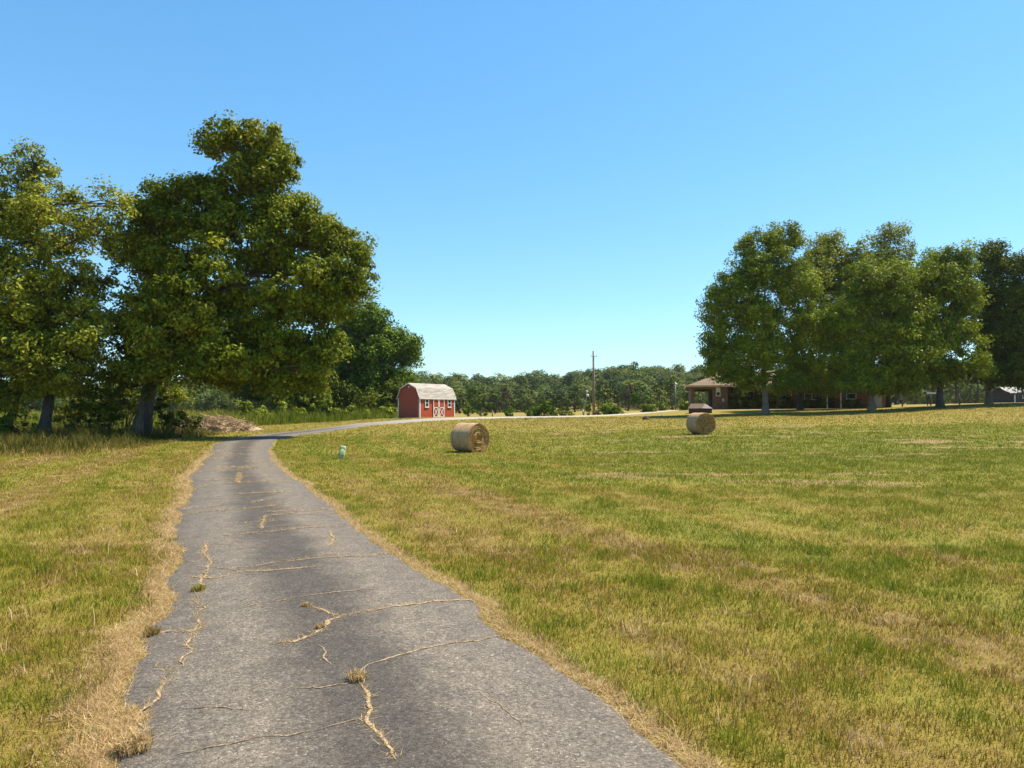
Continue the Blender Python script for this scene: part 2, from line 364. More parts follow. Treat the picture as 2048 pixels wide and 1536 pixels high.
# ------------------------------------------------------------------ driveway
def asphalt():
    m, t, b = mat('weathered_asphalt'); p = pos(t)
    v = N(t, 'ShaderNodeTexVoronoi', i_Scale=95.0); t.links.new(p, v.inputs['Vector'])
    sepc = N(t, 'ShaderNodeSeparateColor'); t.links.new(v.outputs['Color'], sepc.inputs[0])
    stone = ramp(t, [(0, (.100, .083, .064)), (.5, (.174, .148, .117)), (.90, (.238, .204, .163)), (.97, (.30, .265, .22)), (1, (.42, .375, .32))], sepc.outputs[0]).outputs[0]
    n1 = noise(t, .9, 5, .6, p); n2 = noise(t, 6, 5, .65, p); n3 = noise(t, 32, 5, .75, p)
    u = attr(t, 'u'); wob = math_(t, 'ADD', u, math_(t, 'MULTIPLY', math_(t, 'SUBTRACT', n1, .5), .22))
    track = ramp(t, [(.0, (.80, .80, .82)), (.18, (1.0, 1.0, 1.0)), (.28, (1.16, 1.15, 1.13)), (.42, (.54, .54, .56)), (.57, (.52, .52, .54)), (.72, (1.16, 1.15, 1.13)), (.85, (1.08, 1.08, 1.08)), (1, (.85, .85, .87))], wob).outputs[0]
    c = mixc(t, stone, track, 1.0, 'MULTIPLY')
    c = mixc(t, c, ramp(t, [(.33, (.76, .76, .78)), (.66, (1.12, 1.11, 1.10))], n2).outputs[0], .9, 'MULTIPLY')
    c = mixc(t, c, ramp(t, [(.34, (.64, .64, .65)), (.64, (1.14, 1.14, 1.14))], n3).outputs[0], 1.0, 'MULTIPLY')
    # fine crazing
    vd = N(t, 'ShaderNodeTexVoronoi', i_Scale=3.2, feature='DISTANCE_TO_EDGE'); 
    wv = N(t, 'ShaderNodeVectorMath', operation='ADD'); sc_ = N(t, 'ShaderNodeVectorMath', operation='SCALE'); sc_.inputs[3].default_value = .5
    nv = N(t, 'ShaderNodeTexNoise', i_Scale=4.0, i_Detail=5.0); t.links.new(p, nv.inputs['Vector']); t.links.new(nv.outputs[1], sc_.inputs[0])
    t.links.new(p, wv.inputs[0]); t.links.new(sc_.outputs[0], wv.inputs[1]); t.links.new(wv.outputs[0], vd.inputs['Vector'])
    cr = ramp(t, [(0, (1, 1, 1)), (.012, (0, 0, 0))], vd.outputs[0]).outputs[0]
    msk = math_(t, 'MULTIPLY', cr, ramp(t, [(.5, (0, 0, 0)), (.6, (1, 1, 1))], noise(t, 1.1, 3, .5, p)).outputs[0])
    c = mixc(t, c, (.06, .055, .05), math_(t, 'MULTIPLY', msk, .8))
    # pale sand washed along the rim
    e = math_(t, 'ABSOLUTE', math_(t, 'SUBTRACT', u, .5)); e = math_(t, 'ADD', e, math_(t, 'MULTIPLY', math_(t, 'SUBTRACT', n2, .5), .10))
    sand = ramp(t, [(.475, (0, 0, 0)), (.50, (.7, .7, .7))], e).outputs[0]; c = mixc(t, c, (.42, .34, .25), sand)
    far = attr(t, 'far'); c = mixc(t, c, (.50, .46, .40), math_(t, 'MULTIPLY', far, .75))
    t.links.new(c, b.inputs['Base Color']); b.inputs['Roughness'].default_value = .85; b.inputs['Specular IOR Level'].default_value = .35
    h = math_(t, 'ADD', math_(t, 'SUBTRACT', 1.0, v.outputs[0]), math_(t, 'MULTIPLY', n3, .8)); bump(t, b, h, .75, .006)
    return m
def crackmat():
    m, t, b = mat('crack_fill'); p = pos(t)
    r = ramp(t, [(.36, (.10, .07, .04)), (.5, (.36, .25, .14)), (.66, (.60, .46, .29))], noise(t, 38, 5, .7, p)); t.links.new(r.outputs[0], b.inputs['Base Color'])
    b.inputs['Roughness'].default_value = .95; return m
M_edge = simple('broken_asphalt', (.06, .05, .04), (.22, .18, .13), 50, .95, .6, .01); M_asph = asphalt(); M_crack = crackmat()
NC = 21; nr = len(EL)
tt = np.linspace(0, 1, NC)[None, :, None]
G = EL[:, None]*(1-tt)+ER2[:, None]*tt
GZr = ground(G[..., 0], G[..., 1])
crown = .02+.03*(1-(2*tt[..., 0]-1)**2)+.03*sstep(40, 60, G[..., 1]); crown[:, 0] = -.03; crown[:, -1] = -.03
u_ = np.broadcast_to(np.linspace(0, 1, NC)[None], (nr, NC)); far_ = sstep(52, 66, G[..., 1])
V = np.c_[G.reshape(-1, 2), (GZr+crown).ravel()]
i, j = np.meshgrid(np.arange(NC-1), np.arange(nr-1)); b0 = (j*NC+i).ravel(); FQ = np.c_[b0, b0+1, b0+NC+1, b0+NC]
def road_z(x, y, lift=.004):
    q = np.array([x, y]); k = np.argmin(((G.reshape(-1, 2)-q)**2).sum(1)); return V[k, 2]+lift
CRACKS = [([(412,1092),(410,1112),(417,1135),(410,1160),(400,1185),(395,1200),(400,1225),(397,1258),(388,1275),(378,1290),(372,1310),(365,1330),(368,1345)],.030),
 ([(328,1342),(338,1360),(330,1385),(315,1405),(300,1425),(285,1445),(275,1465),(262,1490)],.032),
 ([(612,1222),(635,1232),(660,1240),(690,1245)],.035),([(550,1302),(585,1300),(610,1292),(640,1272),(660,1255),(690,1245),(740,1235),(780,1225),(830,1218),(880,1210),(930,1205),(968,1209)],.045),
 ([(470,1228),(540,1215),(600,1205),(640,1198),(700,1193),(760,1190)],.022),([(262,1286),(310,1275),(350,1270),(385,1272),(397,1258)],.045),
 ([(622,1298),(640,1312),(655,1330),(672,1345)],.018),([(715,1378),(735,1350),(760,1335),(790,1325),(810,1318),(860,1308),(910,1298),(960,1288),(1010,1280),(1040,1275)],.018),
 ([(715,1378),(722,1400),(735,1420),(748,1440),(742,1460),(755,1475),(770,1490),(775,1510),(790,1545)],.035),([(745,1455),(700,1462),(640,1475),(580,1490),(500,1502),(430,1512),(340,1530)],.012),
 ([(590,1390),(640,1395),(690,1388),(715,1378)],.013),([(470,1146),(520,1138),(560,1133),(620,1127),(680,1122),(740,1118),(785,1110)],.028),([(345,1083),(420,1076)],.02),([(344,1056),(392,1052)],.02),
 ([(440,1080),(520,1072),(580,1066),(640,1060),(680,1057)],.03),([(350,1036),(400,1028),(470,1024),(500,1023),(540,1018),(572,1012)],.035),([(525,1066),(524,1052),(530,1044),(535,1038),(560,1036),(592,1031)],.03),
 ([(490,992),(530,990),(578,988)],.04),([(400,976),(470,970),(520,968),(580,966)],.03),([(475,970),(480,958),(478,950)],.05),([(660,1070),(668,1090),(655,1100)],.03),([(645,1118),(668,1117)],.08),
 ([(430,940),(500,938),(545,936)],.03),([(440,915),(500,912)],.04),([(360,1002),(420,998),(470,996)],.02),([(505,1010),(540,1004)],.03),([(880,1060),(800,1062)],.01),([(345,1195),(392,1190)],.01),([(355,1430),(430,1425),(520,1440)],.008),([(950,1400),(1010,1425),(1060,1470)],.007),([(1000,1230),(1010,1262)],.01)]
CV, CFq, CMi, crack_pts = [], [], [], []
_rr = random.Random(5); xcr = []
for k in range(46):
    i0 = int(np.searchsorted(EL[:, 1], 7.0+28*(k/46)**1.25)); u0 = _rr.choice((_rr.uniform(0, .15), _rr.uniform(.1, .6))); u1 = min(1, u0+_rr.uniform(.15, .6)); n = 6
    xcr.append((np.array([EL[min(i0+int(_rr.uniform(-2, 2)), nr-1)]*(1-u)+ER2[min(i0+int(_rr.uniform(-2, 2)), nr-1)]*u for u in np.linspace(u0, u1, n)]), _rr.choice((.010, .016, .022, .034))*(1+k*.012)))
base = len(V)
for pl, wd in CRACKS+xcr:
    W_ = pl if isinstance(pl, np.ndarray) else np.array([hit(*p, y0=1.0) for p in pl]); L_ = np.hypot(*np.diff(W_, axis=0).T).sum(); n = max(6, int(L_/(.014 if W_[:, 1].mean() < 9 else .03)))
    C_ = resample(W_, n); ar = np.linspace(0, L_, n); T = np.gradient(C_, axis=0); T /= np.hypot(*T.T)[:, None]+1e-9; Nn = np.c_[-T[:, 1], T[:, 0]]; Z0 = np.zeros(n)
    C_ = C_+Nn*((fbm(ar*5, Z0+wd*900, 3, 5)-.5)*.13)[:, None]; taper = np.minimum(1, np.minimum(ar+.02, L_+.02-ar)/.25)
    zc = np.array([road_z(*p, 0) for p in C_])
    wmod = wd*.42*taper*(.35+1.2*fbm(ar*1.7, Z0+wd*333, 8, 3))
    def side_(k, amp): return wmod*amp*(.25+1.5*fbm(ar*22, Z0+k*13.7, 9, 3))
    gp = sstep(.34, .56, fbm(ar*3.2, Z0+wd*777, 12, 3))
    for lay, (q1, q2, lf) in enumerate(((C_+Nn*(side_(1, .9)+.003*taper)[:, None], C_-Nn*(side_(2, .9)+.003*taper)[:, None], .002), (C_+Nn*(side_(3, .85)*gp)[:, None], C_-Nn*(side_(4, .85)*gp)[:, None], .004))):
        k0 = base+len(CV)
        for a, b_, z_ in zip(q1, q2, zc):
            CV.append((*a, z_+lf)); CV.append((*b_, z_+lf))
        for k in range(n-1): CFq.append((k0+2*k, k0+2*k+1, k0+2*k+3, k0+2*k+2)); CMi.append(2-lay)
    if wd > .025: crack_pts.append((C_, wd))
CV = np.array(CV); Vd = np.vstack([V, CV])
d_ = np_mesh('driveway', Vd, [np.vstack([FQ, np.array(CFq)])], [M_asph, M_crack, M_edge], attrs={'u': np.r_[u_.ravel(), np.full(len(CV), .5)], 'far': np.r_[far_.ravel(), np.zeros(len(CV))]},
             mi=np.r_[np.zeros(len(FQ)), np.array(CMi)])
props(d_, 'cracked grey asphalt driveway winding past the red shed', 'driveway', kind='structure')

# ------------------------------------------------------------------ blades
def blades(name, x, y, h, wd, lean, dry, mat_, seg=1, z=None, label=None, cat='grass', kind='stuff', tint=None, ang=None):
    n = len(x); z = ground(x, y)-.01 if z is None else z
    a = rng.random(n)*2*math.pi if ang is None else ang; la = rng.random(n)*2*math.pi
    tx, ty = np.cos(a)*wd/2, np.sin(a)*wd/2; lx, ly = np.cos(la)*lean*h, np.sin(la)*lean*h
    base1 = np.c_[x-tx, y-ty, z]; base2 = np.c_[x+tx, y+ty, z]
    top = np.c_[x+lx, y+ly, z+h*np.sqrt(np.maximum(.05, 1-lean*lean*.6))]
    tint = rng.random(n) if tint is None else tint
    if seg == 1:
        V = np.stack([base1, base2, top], 1).reshape(-1, 3); k = np.arange(n)*3; Fs = [np.c_[k, k+1, k+2]]; m = 3
    else:
        mid = np.c_[x+lx*.3, y+ly*.3, z+h*.6]; m1 = mid-np.c_[tx, ty, 0*tx]*.75; m2 = mid+np.c_[tx, ty, 0*tx]*.75
        V = np.stack([base1, base2, m1, m2, top], 1).reshape(-1, 3); k = np.arange(n)*5; Fs = [np.c_[k, k+1, k+3, k+2], np.c_[k+2, k+3, k+4]]; m = 5
    o = np_mesh(name, V, Fs, mat_, attrs={'dry': np.repeat(dry, m), 'tint': np.repeat(tint, m)})
    return props(o, label, cat, kind=kind)
def scatter(y0, y1, dens, mx=.80, pad=3.8):
    ymax = mx*y1+pad; n = int(dens*2*ymax*(y1-y0)); x = (rng.random(n)*2-1)*ymax; y = y0+(y1-y0)*rng.random(n)
    k = np.abs(x) < mx*y+pad; return x[k], y[k]
bx, by, bh, bw, bl, bd, bs = [], [], [], [], [], [], []
for (y0, y1, dens, hh, ww, seg) in ((1.9, 5.5, 4200, .055, .0046, 2), (5.5, 9, 2600, .055, .0062, 2), (9, 16, 1300, .055, .010, 1), (16, 28, 520, .055, .018, 1), (28, 44, 190, .06, .032, 1), (44, 66, 60, .06, .055, 1)):
    x, y = scatter(y0, y1, dens)
    ins = inside(x, y); x, y = x[~ins], y[~ins]
    d, sd_ = edge_info(x, y); dr_, so_ = fields(x, y, d, sd_)
    keep = rng.random(len(x)) > np.clip(so_*.9, 0, .88)
    x, y, d, sd_, dr_, so_ = [q[keep] for q in (x, y, d, sd_, dr_, so_)]
    tuft = fbm(x*3.5, y*3.5, 55, 3); tuft2 = fbm(x*.8, y*.8, 66, 3)
    cl = sstep(.60, .72, fbm(x*2.3, y*2.3, 58, 3)); dr_ = np.clip(dr_-.10*cl*(dr_ < .85), 0, 1); H = (1+.35*cl)*hh*(.30+1.5*tuft**1.2*(.6+.8*tuft2))*(.55+.9*rng.random(len(x)))*np.where(dr_ > .9, .8, 1.0)*(1+.3*(dr_ < .3))
    tall = rng.random(len(x)) < .012; H = np.where(tall, H*2.2, H)
    bx.append(x); by.append(y); bh.append(H); bw.append(ww*(.6+.8*rng.random(len(x)))); bl.append(.25+.75*rng.random(len(x))); bd.append(dr_+np.where(tall, .35, 0)-.22*(tuft-.5)); bs.append(np.full(len(x), seg))
bx, by, bh, bw, bl, bd, bs = [np.concatenate(q) for q in (bx, by, bh, bw, bl, bd, bs)]
k = bs == 2
blades('grass', bx[k], by[k], bh[k], bw[k], bl[k], np.clip(bd[k], 0, 1), M_blade, 2, label='short mown grass blades beside the near driveway')
blades('field_grass', bx[~k], by[~k], bh[~k], bw[~k], bl[~k], np.clip(bd[~k], 0, 1), M_blade, 1, label='short mown grass covering the open field')
# dead straw lying on the ragged driveway edges and in the cracks
sx, sy, sz = [], [], []
for E, m_, wdt in ((EL, 60000, .10), (ER2, 34000, .05)):
    k = np.nonzero(E[:, 1] < 30)[0]; wgt = 1/np.maximum(E[k, 1], 3)**1.3*(E[k, 1] > 1.5); wgt /= wgt.sum(); q = rng.choice(k, m_, p=wgt)
    nrm = (ER2-EL)/np.hypot(*(ER2-EL).T)[:, None]; sgn = -1 if E is EL else 1
    off = (np.abs(rng.normal(0, wdt, m_))*(.3+1.6*fbm(q*.12, q*0., 9, 3))-.10*fbm(q*.3, q*0., 19, 3))*sgn; P = E[q]+nrm[q]*off[:, None]+rng.normal(0, .05, (m_, 2)); sx.append(P[:, 0]); sy.append(P[:, 1]); sz.append(ground(P[:, 0], P[:, 1])+.012)
for C_, wd in crack_pts:
    m_ = int(np.hypot(*np.diff(C_, axis=0).T).sum()*170); q = rng.integers(0, len(C_), m_); P = C_[q]+rng.normal(0, wd*.5, (m_, 2)); sx.append(P[:, 0]); sy.append(P[:, 1]); sz.append(np.array([road_z(*p, 0) for p in C_])[q])
sx, sy, sz = map(np.concatenate, (sx, sy, sz)); n = len(sx); sc_y = np.clip(sy/7, 1, 3)
blades('straw', sx, sy, (.03+.04*rng.random(n))*sc_y**.3, .004*sc_y, .8+1.0*rng.random(n), .88+.12*rng.random(n), M_blade, 1, z=sz, label='dead straw matted along the ragged driveway edges and cracks', cat='straw')
# tufts rooted in the cracks and rim
TUFTS = [(715,1378,.055,260,.93,'dry tan grass tuft growing from the crack nearest the camera'),(268,1512,.085,420,.93,'large straggly grass tuft on the left edge at the bottom'),
 (396,1188,.06,150,.45,'small green tuft in the crack along the left side'),(304,1276,.06,160,.75,'small brown tuft where the left cross crack starts'),(340,1084,.09,200,.45,'green tuft at the notch in the left edge'),(640,1270,.035,160,.9,'low straw tuft on the long middle cross crack'),(612,1224,.035,140,.9,'tiny straw tuft at the start of the middle crack')]
for px, py, r_, n, dr_, lb in TUFTS:
    c = hit(px, py, 1.0); a = rng.random(n)*2*math.pi; rr = r_*np.sqrt(rng.random(n)); x, y = c[0]+rr*np.cos(a), c[1]+rr*np.sin(a); z0 = road_z(*c, 0)
    n_ = n; hgt = r_*(.5+.9*rng.random(n_))
    blades('grass_tuft', x-c[0], y-c[1], hgt, .004+.003*rng.random(n_), .3+.8*rng.random(n_), np.full(n_, dr_), M_blade, 2, z=np.zeros(n_), label=lb, cat='grass tuft', kind=None).location = (c[0], c[1], z0)
    COL.objects[-1]['group'] = 'grass tufts growing out of the driveway'

# ------------------------------------------------------------------ trees
def unit(v): return v/np.maximum(np.linalg.norm(v, axis=1, keepdims=True), 1e-9)
def leaf_cloud(clusters, rad, per, size, cen, seed, up=.35, out_=.5, aspect=.55, cl_tint=None, clump=.75):
    """clusters [n,3]; per leaves each"""
    r = np.random.default_rng(seed); n = len(clusters)*per
    c = np.repeat(clusters, per, 0); rr = np.repeat(rad, per)
    d = unit(r.normal(size=(n, 3))); p = c+d*(rr*r.random(n)**.45)[:, None]*np.array([1, 1, .72])
    o = unit(p-cen); nn = unit(r.normal(size=(n, 3))*.65+o*out_+d*clump+np.array([0, 0, up]))
    t1 = unit(np.cross(nn, r.normal(size=(n, 3)))); t2 = np.cross(nn, t1)
    L = size*(.6+.8*r.random(n))[:, None]; W = L*aspect
    V = np.stack([p-t1*L*.5, p-t2*W*.5, p+t1*L*.5, p+t2*W*.5], 1).reshape(-1, 3); k = np.arange(n)*4
    ct = r.random(len(clusters)) if cl_tint is None else cl_tint
    tint = np.clip(np.repeat(ct, per)*.62+r.random(n)*.38, 0, 1)
    return V, np.c_[k, k+1, k+2, k+3], np.repeat(tint, 4)
def lobe_clusters(lobes, per_m2, crad, seed, shell=.42, gap=.0):
    r = np.random.default_rng(seed); C, Rr, own = [], [], []
    for i, (c, rx, ry, rz, dn) in enumerate(lobes):
        n = max(5, int(per_m2*dn*4*math.pi*((rx*ry+rx*rz+ry*rz)/3)**1.0)); d = unit(r.normal(size=(n, 3)))
        q = r.random(n)**shell; q = q*(1+.22*(r.random(n)-.4))
        P = np.array(c)+d*q[:, None]*np.array([rx, ry, rz]); C.append(P); Rr.append(crad*(.55+.8*r.random(n))); own += [i]*n
    return np.vstack(C), np.concatenate(Rr), np.array(own)
def limb(mb, p0, p1, r0, r1, seed, sag=.0, n=7, seg=7):
    r = random.Random(seed); p0, p1 = Vector(tuple(p0)), Vector(tuple(p1)); L = (p1-p0).length; pts = []; rad = []
    w1 = Vector((r.uniform(-1, 1), r.uniform(-1, 1), r.uniform(-.3, .8)))*L*.13
    for i in range(n+1):
        t = i/n; p = p0.lerp(p1, t)+w1*math.sin(math.pi*t)+Vector((r.uniform(-1, 1), r.uniform(-1, 1), r.uniform(-1, 1)))*L*.018*(0 < i < n)
        p.z += -sag*L*math.sin(math.pi*t)+.10*L*(t-t*t)*2; pts.append(p); rad.append(r0+(r1-r0)*t**.7)
    mb.tube(pts, rad, seg); return pts
def tree(name, base, lobes_px, Y, trunk_pts, tr, leafm, barkm, label, group=None, seed=1, leaf=.2, per=40, dens=.55, crad=.62, twigs=3, cat='tree', depth=.55, shell=.42, limb_r=.4, trunk_flare=1.5, fill=1.15):
    """lobes in photograph pixels at depth Y -> metres round the tree's own axis; built in local space around base"""
    r = random.Random(seed); base = np.array(base, float); S = Y/F; lobes = []; trk = 0.0
    for L in lobes_px:
        px, py, rx, rz = L[:4]; dn = L[4] if len(L) > 4 else 1.0; dy = L[5] if len(L) > 5 else r.uniform(-depth, depth)*2.6
        p = at(px, py, Y)-base; p[1] += dy
        lobes.append((p, rx*S, (rx+rz)/2*S*1.05, rz*S, dn))
        p2 = p+np.array([r.uniform(-.25, .25)*rx*S, -(p[1]-trk)*.9+trk-p[1]+r.uniform(-.8, .8), r.uniform(-.25, .25)*rz*S]); lobes.append((p2, rx*S*.85, (rx+rz)/2*S*.9, rz*S*.85, dn*fill))
    t = empty(name, base, label=label, cat=cat, group=group)
    leaf, per = leaf*.84, int(per*2.3)
    C, Rr, own = lobe_clusters(lobes, dens*1.55, crad*1.30, seed, shell)
    cen = np.mean([l[0] for l in lobes], 0)
    print(name, len(C)*per, 'leaves'); rg = np.random.default_rng(seed+5); lt = rg.random(len(lobes)); ct = np.clip(lt[own]*.45+rg.random(len(C))*.55, 0, 1)
    cenl = np.array([l[0] for l in lobes])[own]*.6+cen*.4
    V, Fq, ti = leaf_cloud(C, Rr, per, leaf, np.repeat(cenl, per, 0), seed, cl_tint=ct)
    np_mesh('crown', V, [Fq], leafm, t, attrs={'tint': ti, 'dry': np.full(len(ti), .5)})
    mb = MB(); T = [Vector(tuple(at(a, b, Y)-base)) if len(q) == 2 else Vector(tuple(at(a, b, Y)-base+np.array([0, q[2], 0]))) for q in trunk_pts for a, b in [q[:2]]]
    T[0] = Vector((0, 0, -.25)); n = len(T); P, rad = [], []
    for i in range(n-1):
        for s_ in range(4):
            u = (i+s_/4)/(n-1); P.append(T[i].lerp(T[i+1], s_/4)); rad.append(tr*.85*(1-.75*u)*(1+(trunk_flare-1)*max(0, 1-u*7)))
    P.append(T[-1]); rad.append(tr*.2)
    for i in range(1, len(P)-1): P[i] = P[i]+Vector((r.uniform(-1, 1), r.uniform(-1, 1), 0))*tr*.10
    mb.tube(P, rad, 12)
    for li, (c, rx, ry, rz, dn) in enumerate(lobes):
        c = Vector(tuple(c)); cand = [(i, p) for i, p in enumerate(P) if p.z > .20*max(q.z for q in P) and (p.z < c.z+.3)] or [(len(P)//2, P[len(P)//2])]
        if li % 2 and r.random() < .65: continue
        i, p = min(cand, key=lambda q: (q[1]-c).length+(c.z-q[1].z)*.12); L = (c-p).length
        r0 = min(rad[i]*.5, .03+.014*L)*(limb_r/.4); pts = limb(mb, p, c, r0, .035, seed*31+li, 0, 6, 7)
        own_i = np.nonzero(own == li)[0]; 
        for q in own_i[:: max(1, len(own_i)//(twigs*3))][:twigs*3]:
            limb(mb, pts[r.choice((3, 4, 5, 6))], C[q], .03+.004*L, .010, seed*77+int(q), 0, 3, 4)
    mb.build('trunk', barkm, t, shade=True)
    return t
def gbase(px, Y):
    x = (px-1024)/F*Y; return (x, Y, gz(x, Y))

# big oak leaning over the driveway, its neighbour, and the dark trees behind them
OAK = [(440,290,34,34),(485,280,42,30),(540,290,44,34),(565,330,34,30),(500,350,74,42),(430,385,44,42),(330,395,40,34),(375,380,34,34),(300,440,48,46,.9),(268,500,34,48,.8),(370,445,58,45),(450,440,60,46),
 (530,430,62,46),(590,420,42,46),(625,465,50,42),(680,490,46,42),(722,515,30,34),(700,555,44,40),(640,545,55,46),(560,520,60,40,.8),(310,540,52,48),(380,520,46,36,.8),(340,600,55,42),(290,620,38,44,.8),(400,640,55,36),
 (480,610,58,38,.9),(560,610,60,42,.9),(630,620,52,42),(690,600,30,36,.9),(420,700,56,40),(500,690,60,42),(580,690,58,44),(650,690,38,46),(340,700,42,36,.8),(300,690,30,40,.8),(470,750,52,32),(550,755,56,34),(620,750,40,36),(280,745,26,34,.7),(300,655,40,40),(350,690,46,36,1,-2.4),(300,740,34,26,1,-2.2),(430,650,50,40,1,-2.6),(360,620,46,40,1,-2.6),(420,580,46,40,1,-2.4),(240,660,26,30,.6),(470,560,44,30,.8,-2.2),(450,500,38,26,.9,-2),(505,525,30,22,.6,1),(520,655,50,24,1,-1.5),(510,735,52,24,1,-2.5),(300,500,40,40,1,-1),(560,480,50,36,1,-1.5),(640,580,50,36,1,-1.5),(350,735,48,26,1,-2.4),(400,748,50,26,1,-1.8),(460,715,50,36,1,-2.6)]
tree('oak_tree', gbase(280, 44), OAK, 44, [(280,872),(290,820),(303,760),(325,700),(360,640,-.4),(420,585,0),(470,555,.5),(540,535,.5)], .60, M_oak, M_bark,
     'huge spreading oak leaning over the driveway, tallest tree in view', 'trees in the left hedgerow', 3, leaf=.27, per=46, dens=.62, crad=.55, twigs=3)
ELM = [(60,325,40,30,.8),(15,360,40,45,.8),(105,385,44,38,.8),(40,430,60,48,.9),(130,440,46,40,.8),(190,440,36,36,.5),(240,405,28,26,.5),(262,425,24,30,.5),(225,480,38,36,.5),(80,500,70,48),(-40,430,60,60),(-60,540,70,70),(20,560,66,60),(120,560,62,48,.9),
 (190,560,42,38,.6),(80,640,70,52),(180,640,46,46),(-30,660,70,60),(210,690,34,40),(130,700,62,44),(30,730,60,48),(170,745,44,32),(-40,760,50,44),(90,765,46,30),(20,790,36,26),(90,700,60,50,1,-2.5),(80,610,60,50,1,-2.5),(120,770,56,26),(40,690,50,44,1,-2.2)]
tree('elm_tree', gbase(85, 42), ELM, 42, [(85,885),(92,840),(98,790),(100,720),(95,640),(110,560),(80,470),(60,400)], .40, M_elm, M_bark3,
     'tall airy green tree at the far left edge, its trunk in the tall grass', 'trees in the left hedgerow', 5, leaf=.24, per=42, dens=.55, crad=.55, depth=.8)
BK = [(745,650,44,42),(700,640,38,40),(790,690,40,34),(815,710,24,24),(740,710,60,44),(690,720,50,50),(800,760,32,26),(750,770,56,44),(700,780,50,40),(650,740,40,50),(825,685,16,12)]
tree('walnut_tree', gbase(735, 88), BK, 88, [(735,838),(737,800),(735,750),(742,690)], .42, M_green, M_bark3,
     'rounded dark green tree just left of the red shed', 'dark trees behind the oak', 9, leaf=.42, per=34, dens=.42, crad=.85)
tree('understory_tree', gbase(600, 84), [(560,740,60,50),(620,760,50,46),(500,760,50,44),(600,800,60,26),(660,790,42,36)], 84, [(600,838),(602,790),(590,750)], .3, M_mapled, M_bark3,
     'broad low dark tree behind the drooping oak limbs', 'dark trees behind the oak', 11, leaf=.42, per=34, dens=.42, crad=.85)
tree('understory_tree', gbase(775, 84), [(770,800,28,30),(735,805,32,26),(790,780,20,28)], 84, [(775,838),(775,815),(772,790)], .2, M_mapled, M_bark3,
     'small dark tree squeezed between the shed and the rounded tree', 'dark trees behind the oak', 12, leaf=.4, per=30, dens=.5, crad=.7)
# maples by the house
tree('maple_tree', gbase(1530, 65), [(1450,735,46,36),(1600,730,48,40),(1520,700,80,46),(1440,680,40,42),(1445,620,36,44),(1610,650,44,54),(1530,630,72,54),(1475,575,50,48),(1585,570,50,52),(1530,540,56,48),(1500,500,22,30),(1545,490,22,32),(1580,485,16,30),(1505,475,8,20),(1545,470,8,18),(1572,468,7,18),(1590,480,6,16),(1490,764,26,14),(1590,764,30,16),(1500,755,46,14),(1575,760,46,14),(1620,755,30,18),(1440,585,20,20)],
     65, [(1530,828),(1531,800),(1528,775),(1527,730),(1528,650),(1530,560)], .36, M_maple, M_bark2, 'leftmost maple before the house with a pale forked trunk', 'maples on the lawn before the house', 21, leaf=.26, per=38, dens=.52, crad=.62, limb_r=.55)
tree('maple_tree', gbase(1600, 73), [(1620,560,40,50),(1705,520,34,36),(1665,478,34,16,.8),(1640,520,34,40),(1665,500,28,28,.7),(1650,580,48,50),(1690,570,40,50,.9),(1640,660,46,54),(1680,680,44,60),(1620,740,50,34),(1670,750,44,30),(1640,758,46,14),(1560,776,26,12),(1610,778,34,12),(1660,778,34,12)],
     73, [(1596,822),(1600,790),(1610,730),(1640,640),(1650,560)], .34, M_elm, M_bark3, 'maple half hidden behind the leftmost maple, near the house hedge', 'maples on the lawn before the house', 22, leaf=.28, per=36, dens=.45, crad=.65)
tree('maple_tree', gbase(1743, 62), [(1745,745,66,26),(1690,720,48,44),(1800,720,48,44),(1840,700,26,40),(1750,670,76,56),(1680,640,36,50),(1760,590,66,52),(1820,630,44,54),(1710,600,40,40),(1800,560,44,40),(1740,545,40,36,.8),(1700,768,44,18),(1800,766,44,18),(1745,772,40,14)],
     62, [(1743,823),(1742,790),(1745,740),(1750,660),(1755,590)], .38, M_maple, M_bark2, 'wide dense maple in the middle of the lawn row', 'maples on the lawn before the house', 23, leaf=.26, per=38, dens=.52, crad=.62, limb_r=.5)
tree('poplar_tree', gbase(1776, 74), [(1735,540,40,40,.8),(1830,580,34,44,.8),(1775,480,40,28,.45),(1750,500,34,30,.55),(1800,500,30,32,.5),(1775,530,50,34,.7),(1810,560,40,40,.8),(1740,570,44,36,.8),(1785,460,30,16,.3),(1760,640,60,50),(1800,700,50,50),(1770,760,40,30)],
     74, [(1776,818),(1776,780),(1776,700),(1776,600),(1778,520)], .30, M_elm, M_bark3, 'tallest of the lawn trees with a thin feathery pale top', 'maples on the lawn before the house', 24, leaf=.26, per=30, dens=.42, crad=.62)
tree('maple_tree', gbase(1880, 64), [(1885,515,34,26),(1832,545,24,30,.8),(1925,515,22,26,.8),(1860,545,36,34,.8),(1915,540,34,36,.9),(1890,590,56,46),(1850,610,36,50),(1900,660,52,50),(1860,690,42,50),(1920,730,44,34),(1860,745,44,28),(1955,735,24,20),(1840,755,28,14),(1935,600,30,44)],
     64, [(1880,815),(1879,785),(1884,755),(1886,690),(1888,600)], .40, M_maple, M_bark3, 'stout maple with a V shaped fork, right of the house', 'maples on the lawn before the house', 25, leaf=.26, per=38, dens=.48, crad=.62, limb_r=.55)
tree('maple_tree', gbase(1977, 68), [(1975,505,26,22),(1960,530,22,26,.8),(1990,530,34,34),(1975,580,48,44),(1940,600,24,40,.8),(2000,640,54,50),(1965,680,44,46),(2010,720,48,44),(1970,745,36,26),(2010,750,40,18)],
     68, [(1977,808),(1977,780),(1980,730),(1985,650),(1985,560)], .36, M_mapled, M_bark2, 'dark maple second from the right edge of the row', 'maples on the lawn before the house', 26, leaf=.27, per=38, dens=.5, crad=.65)
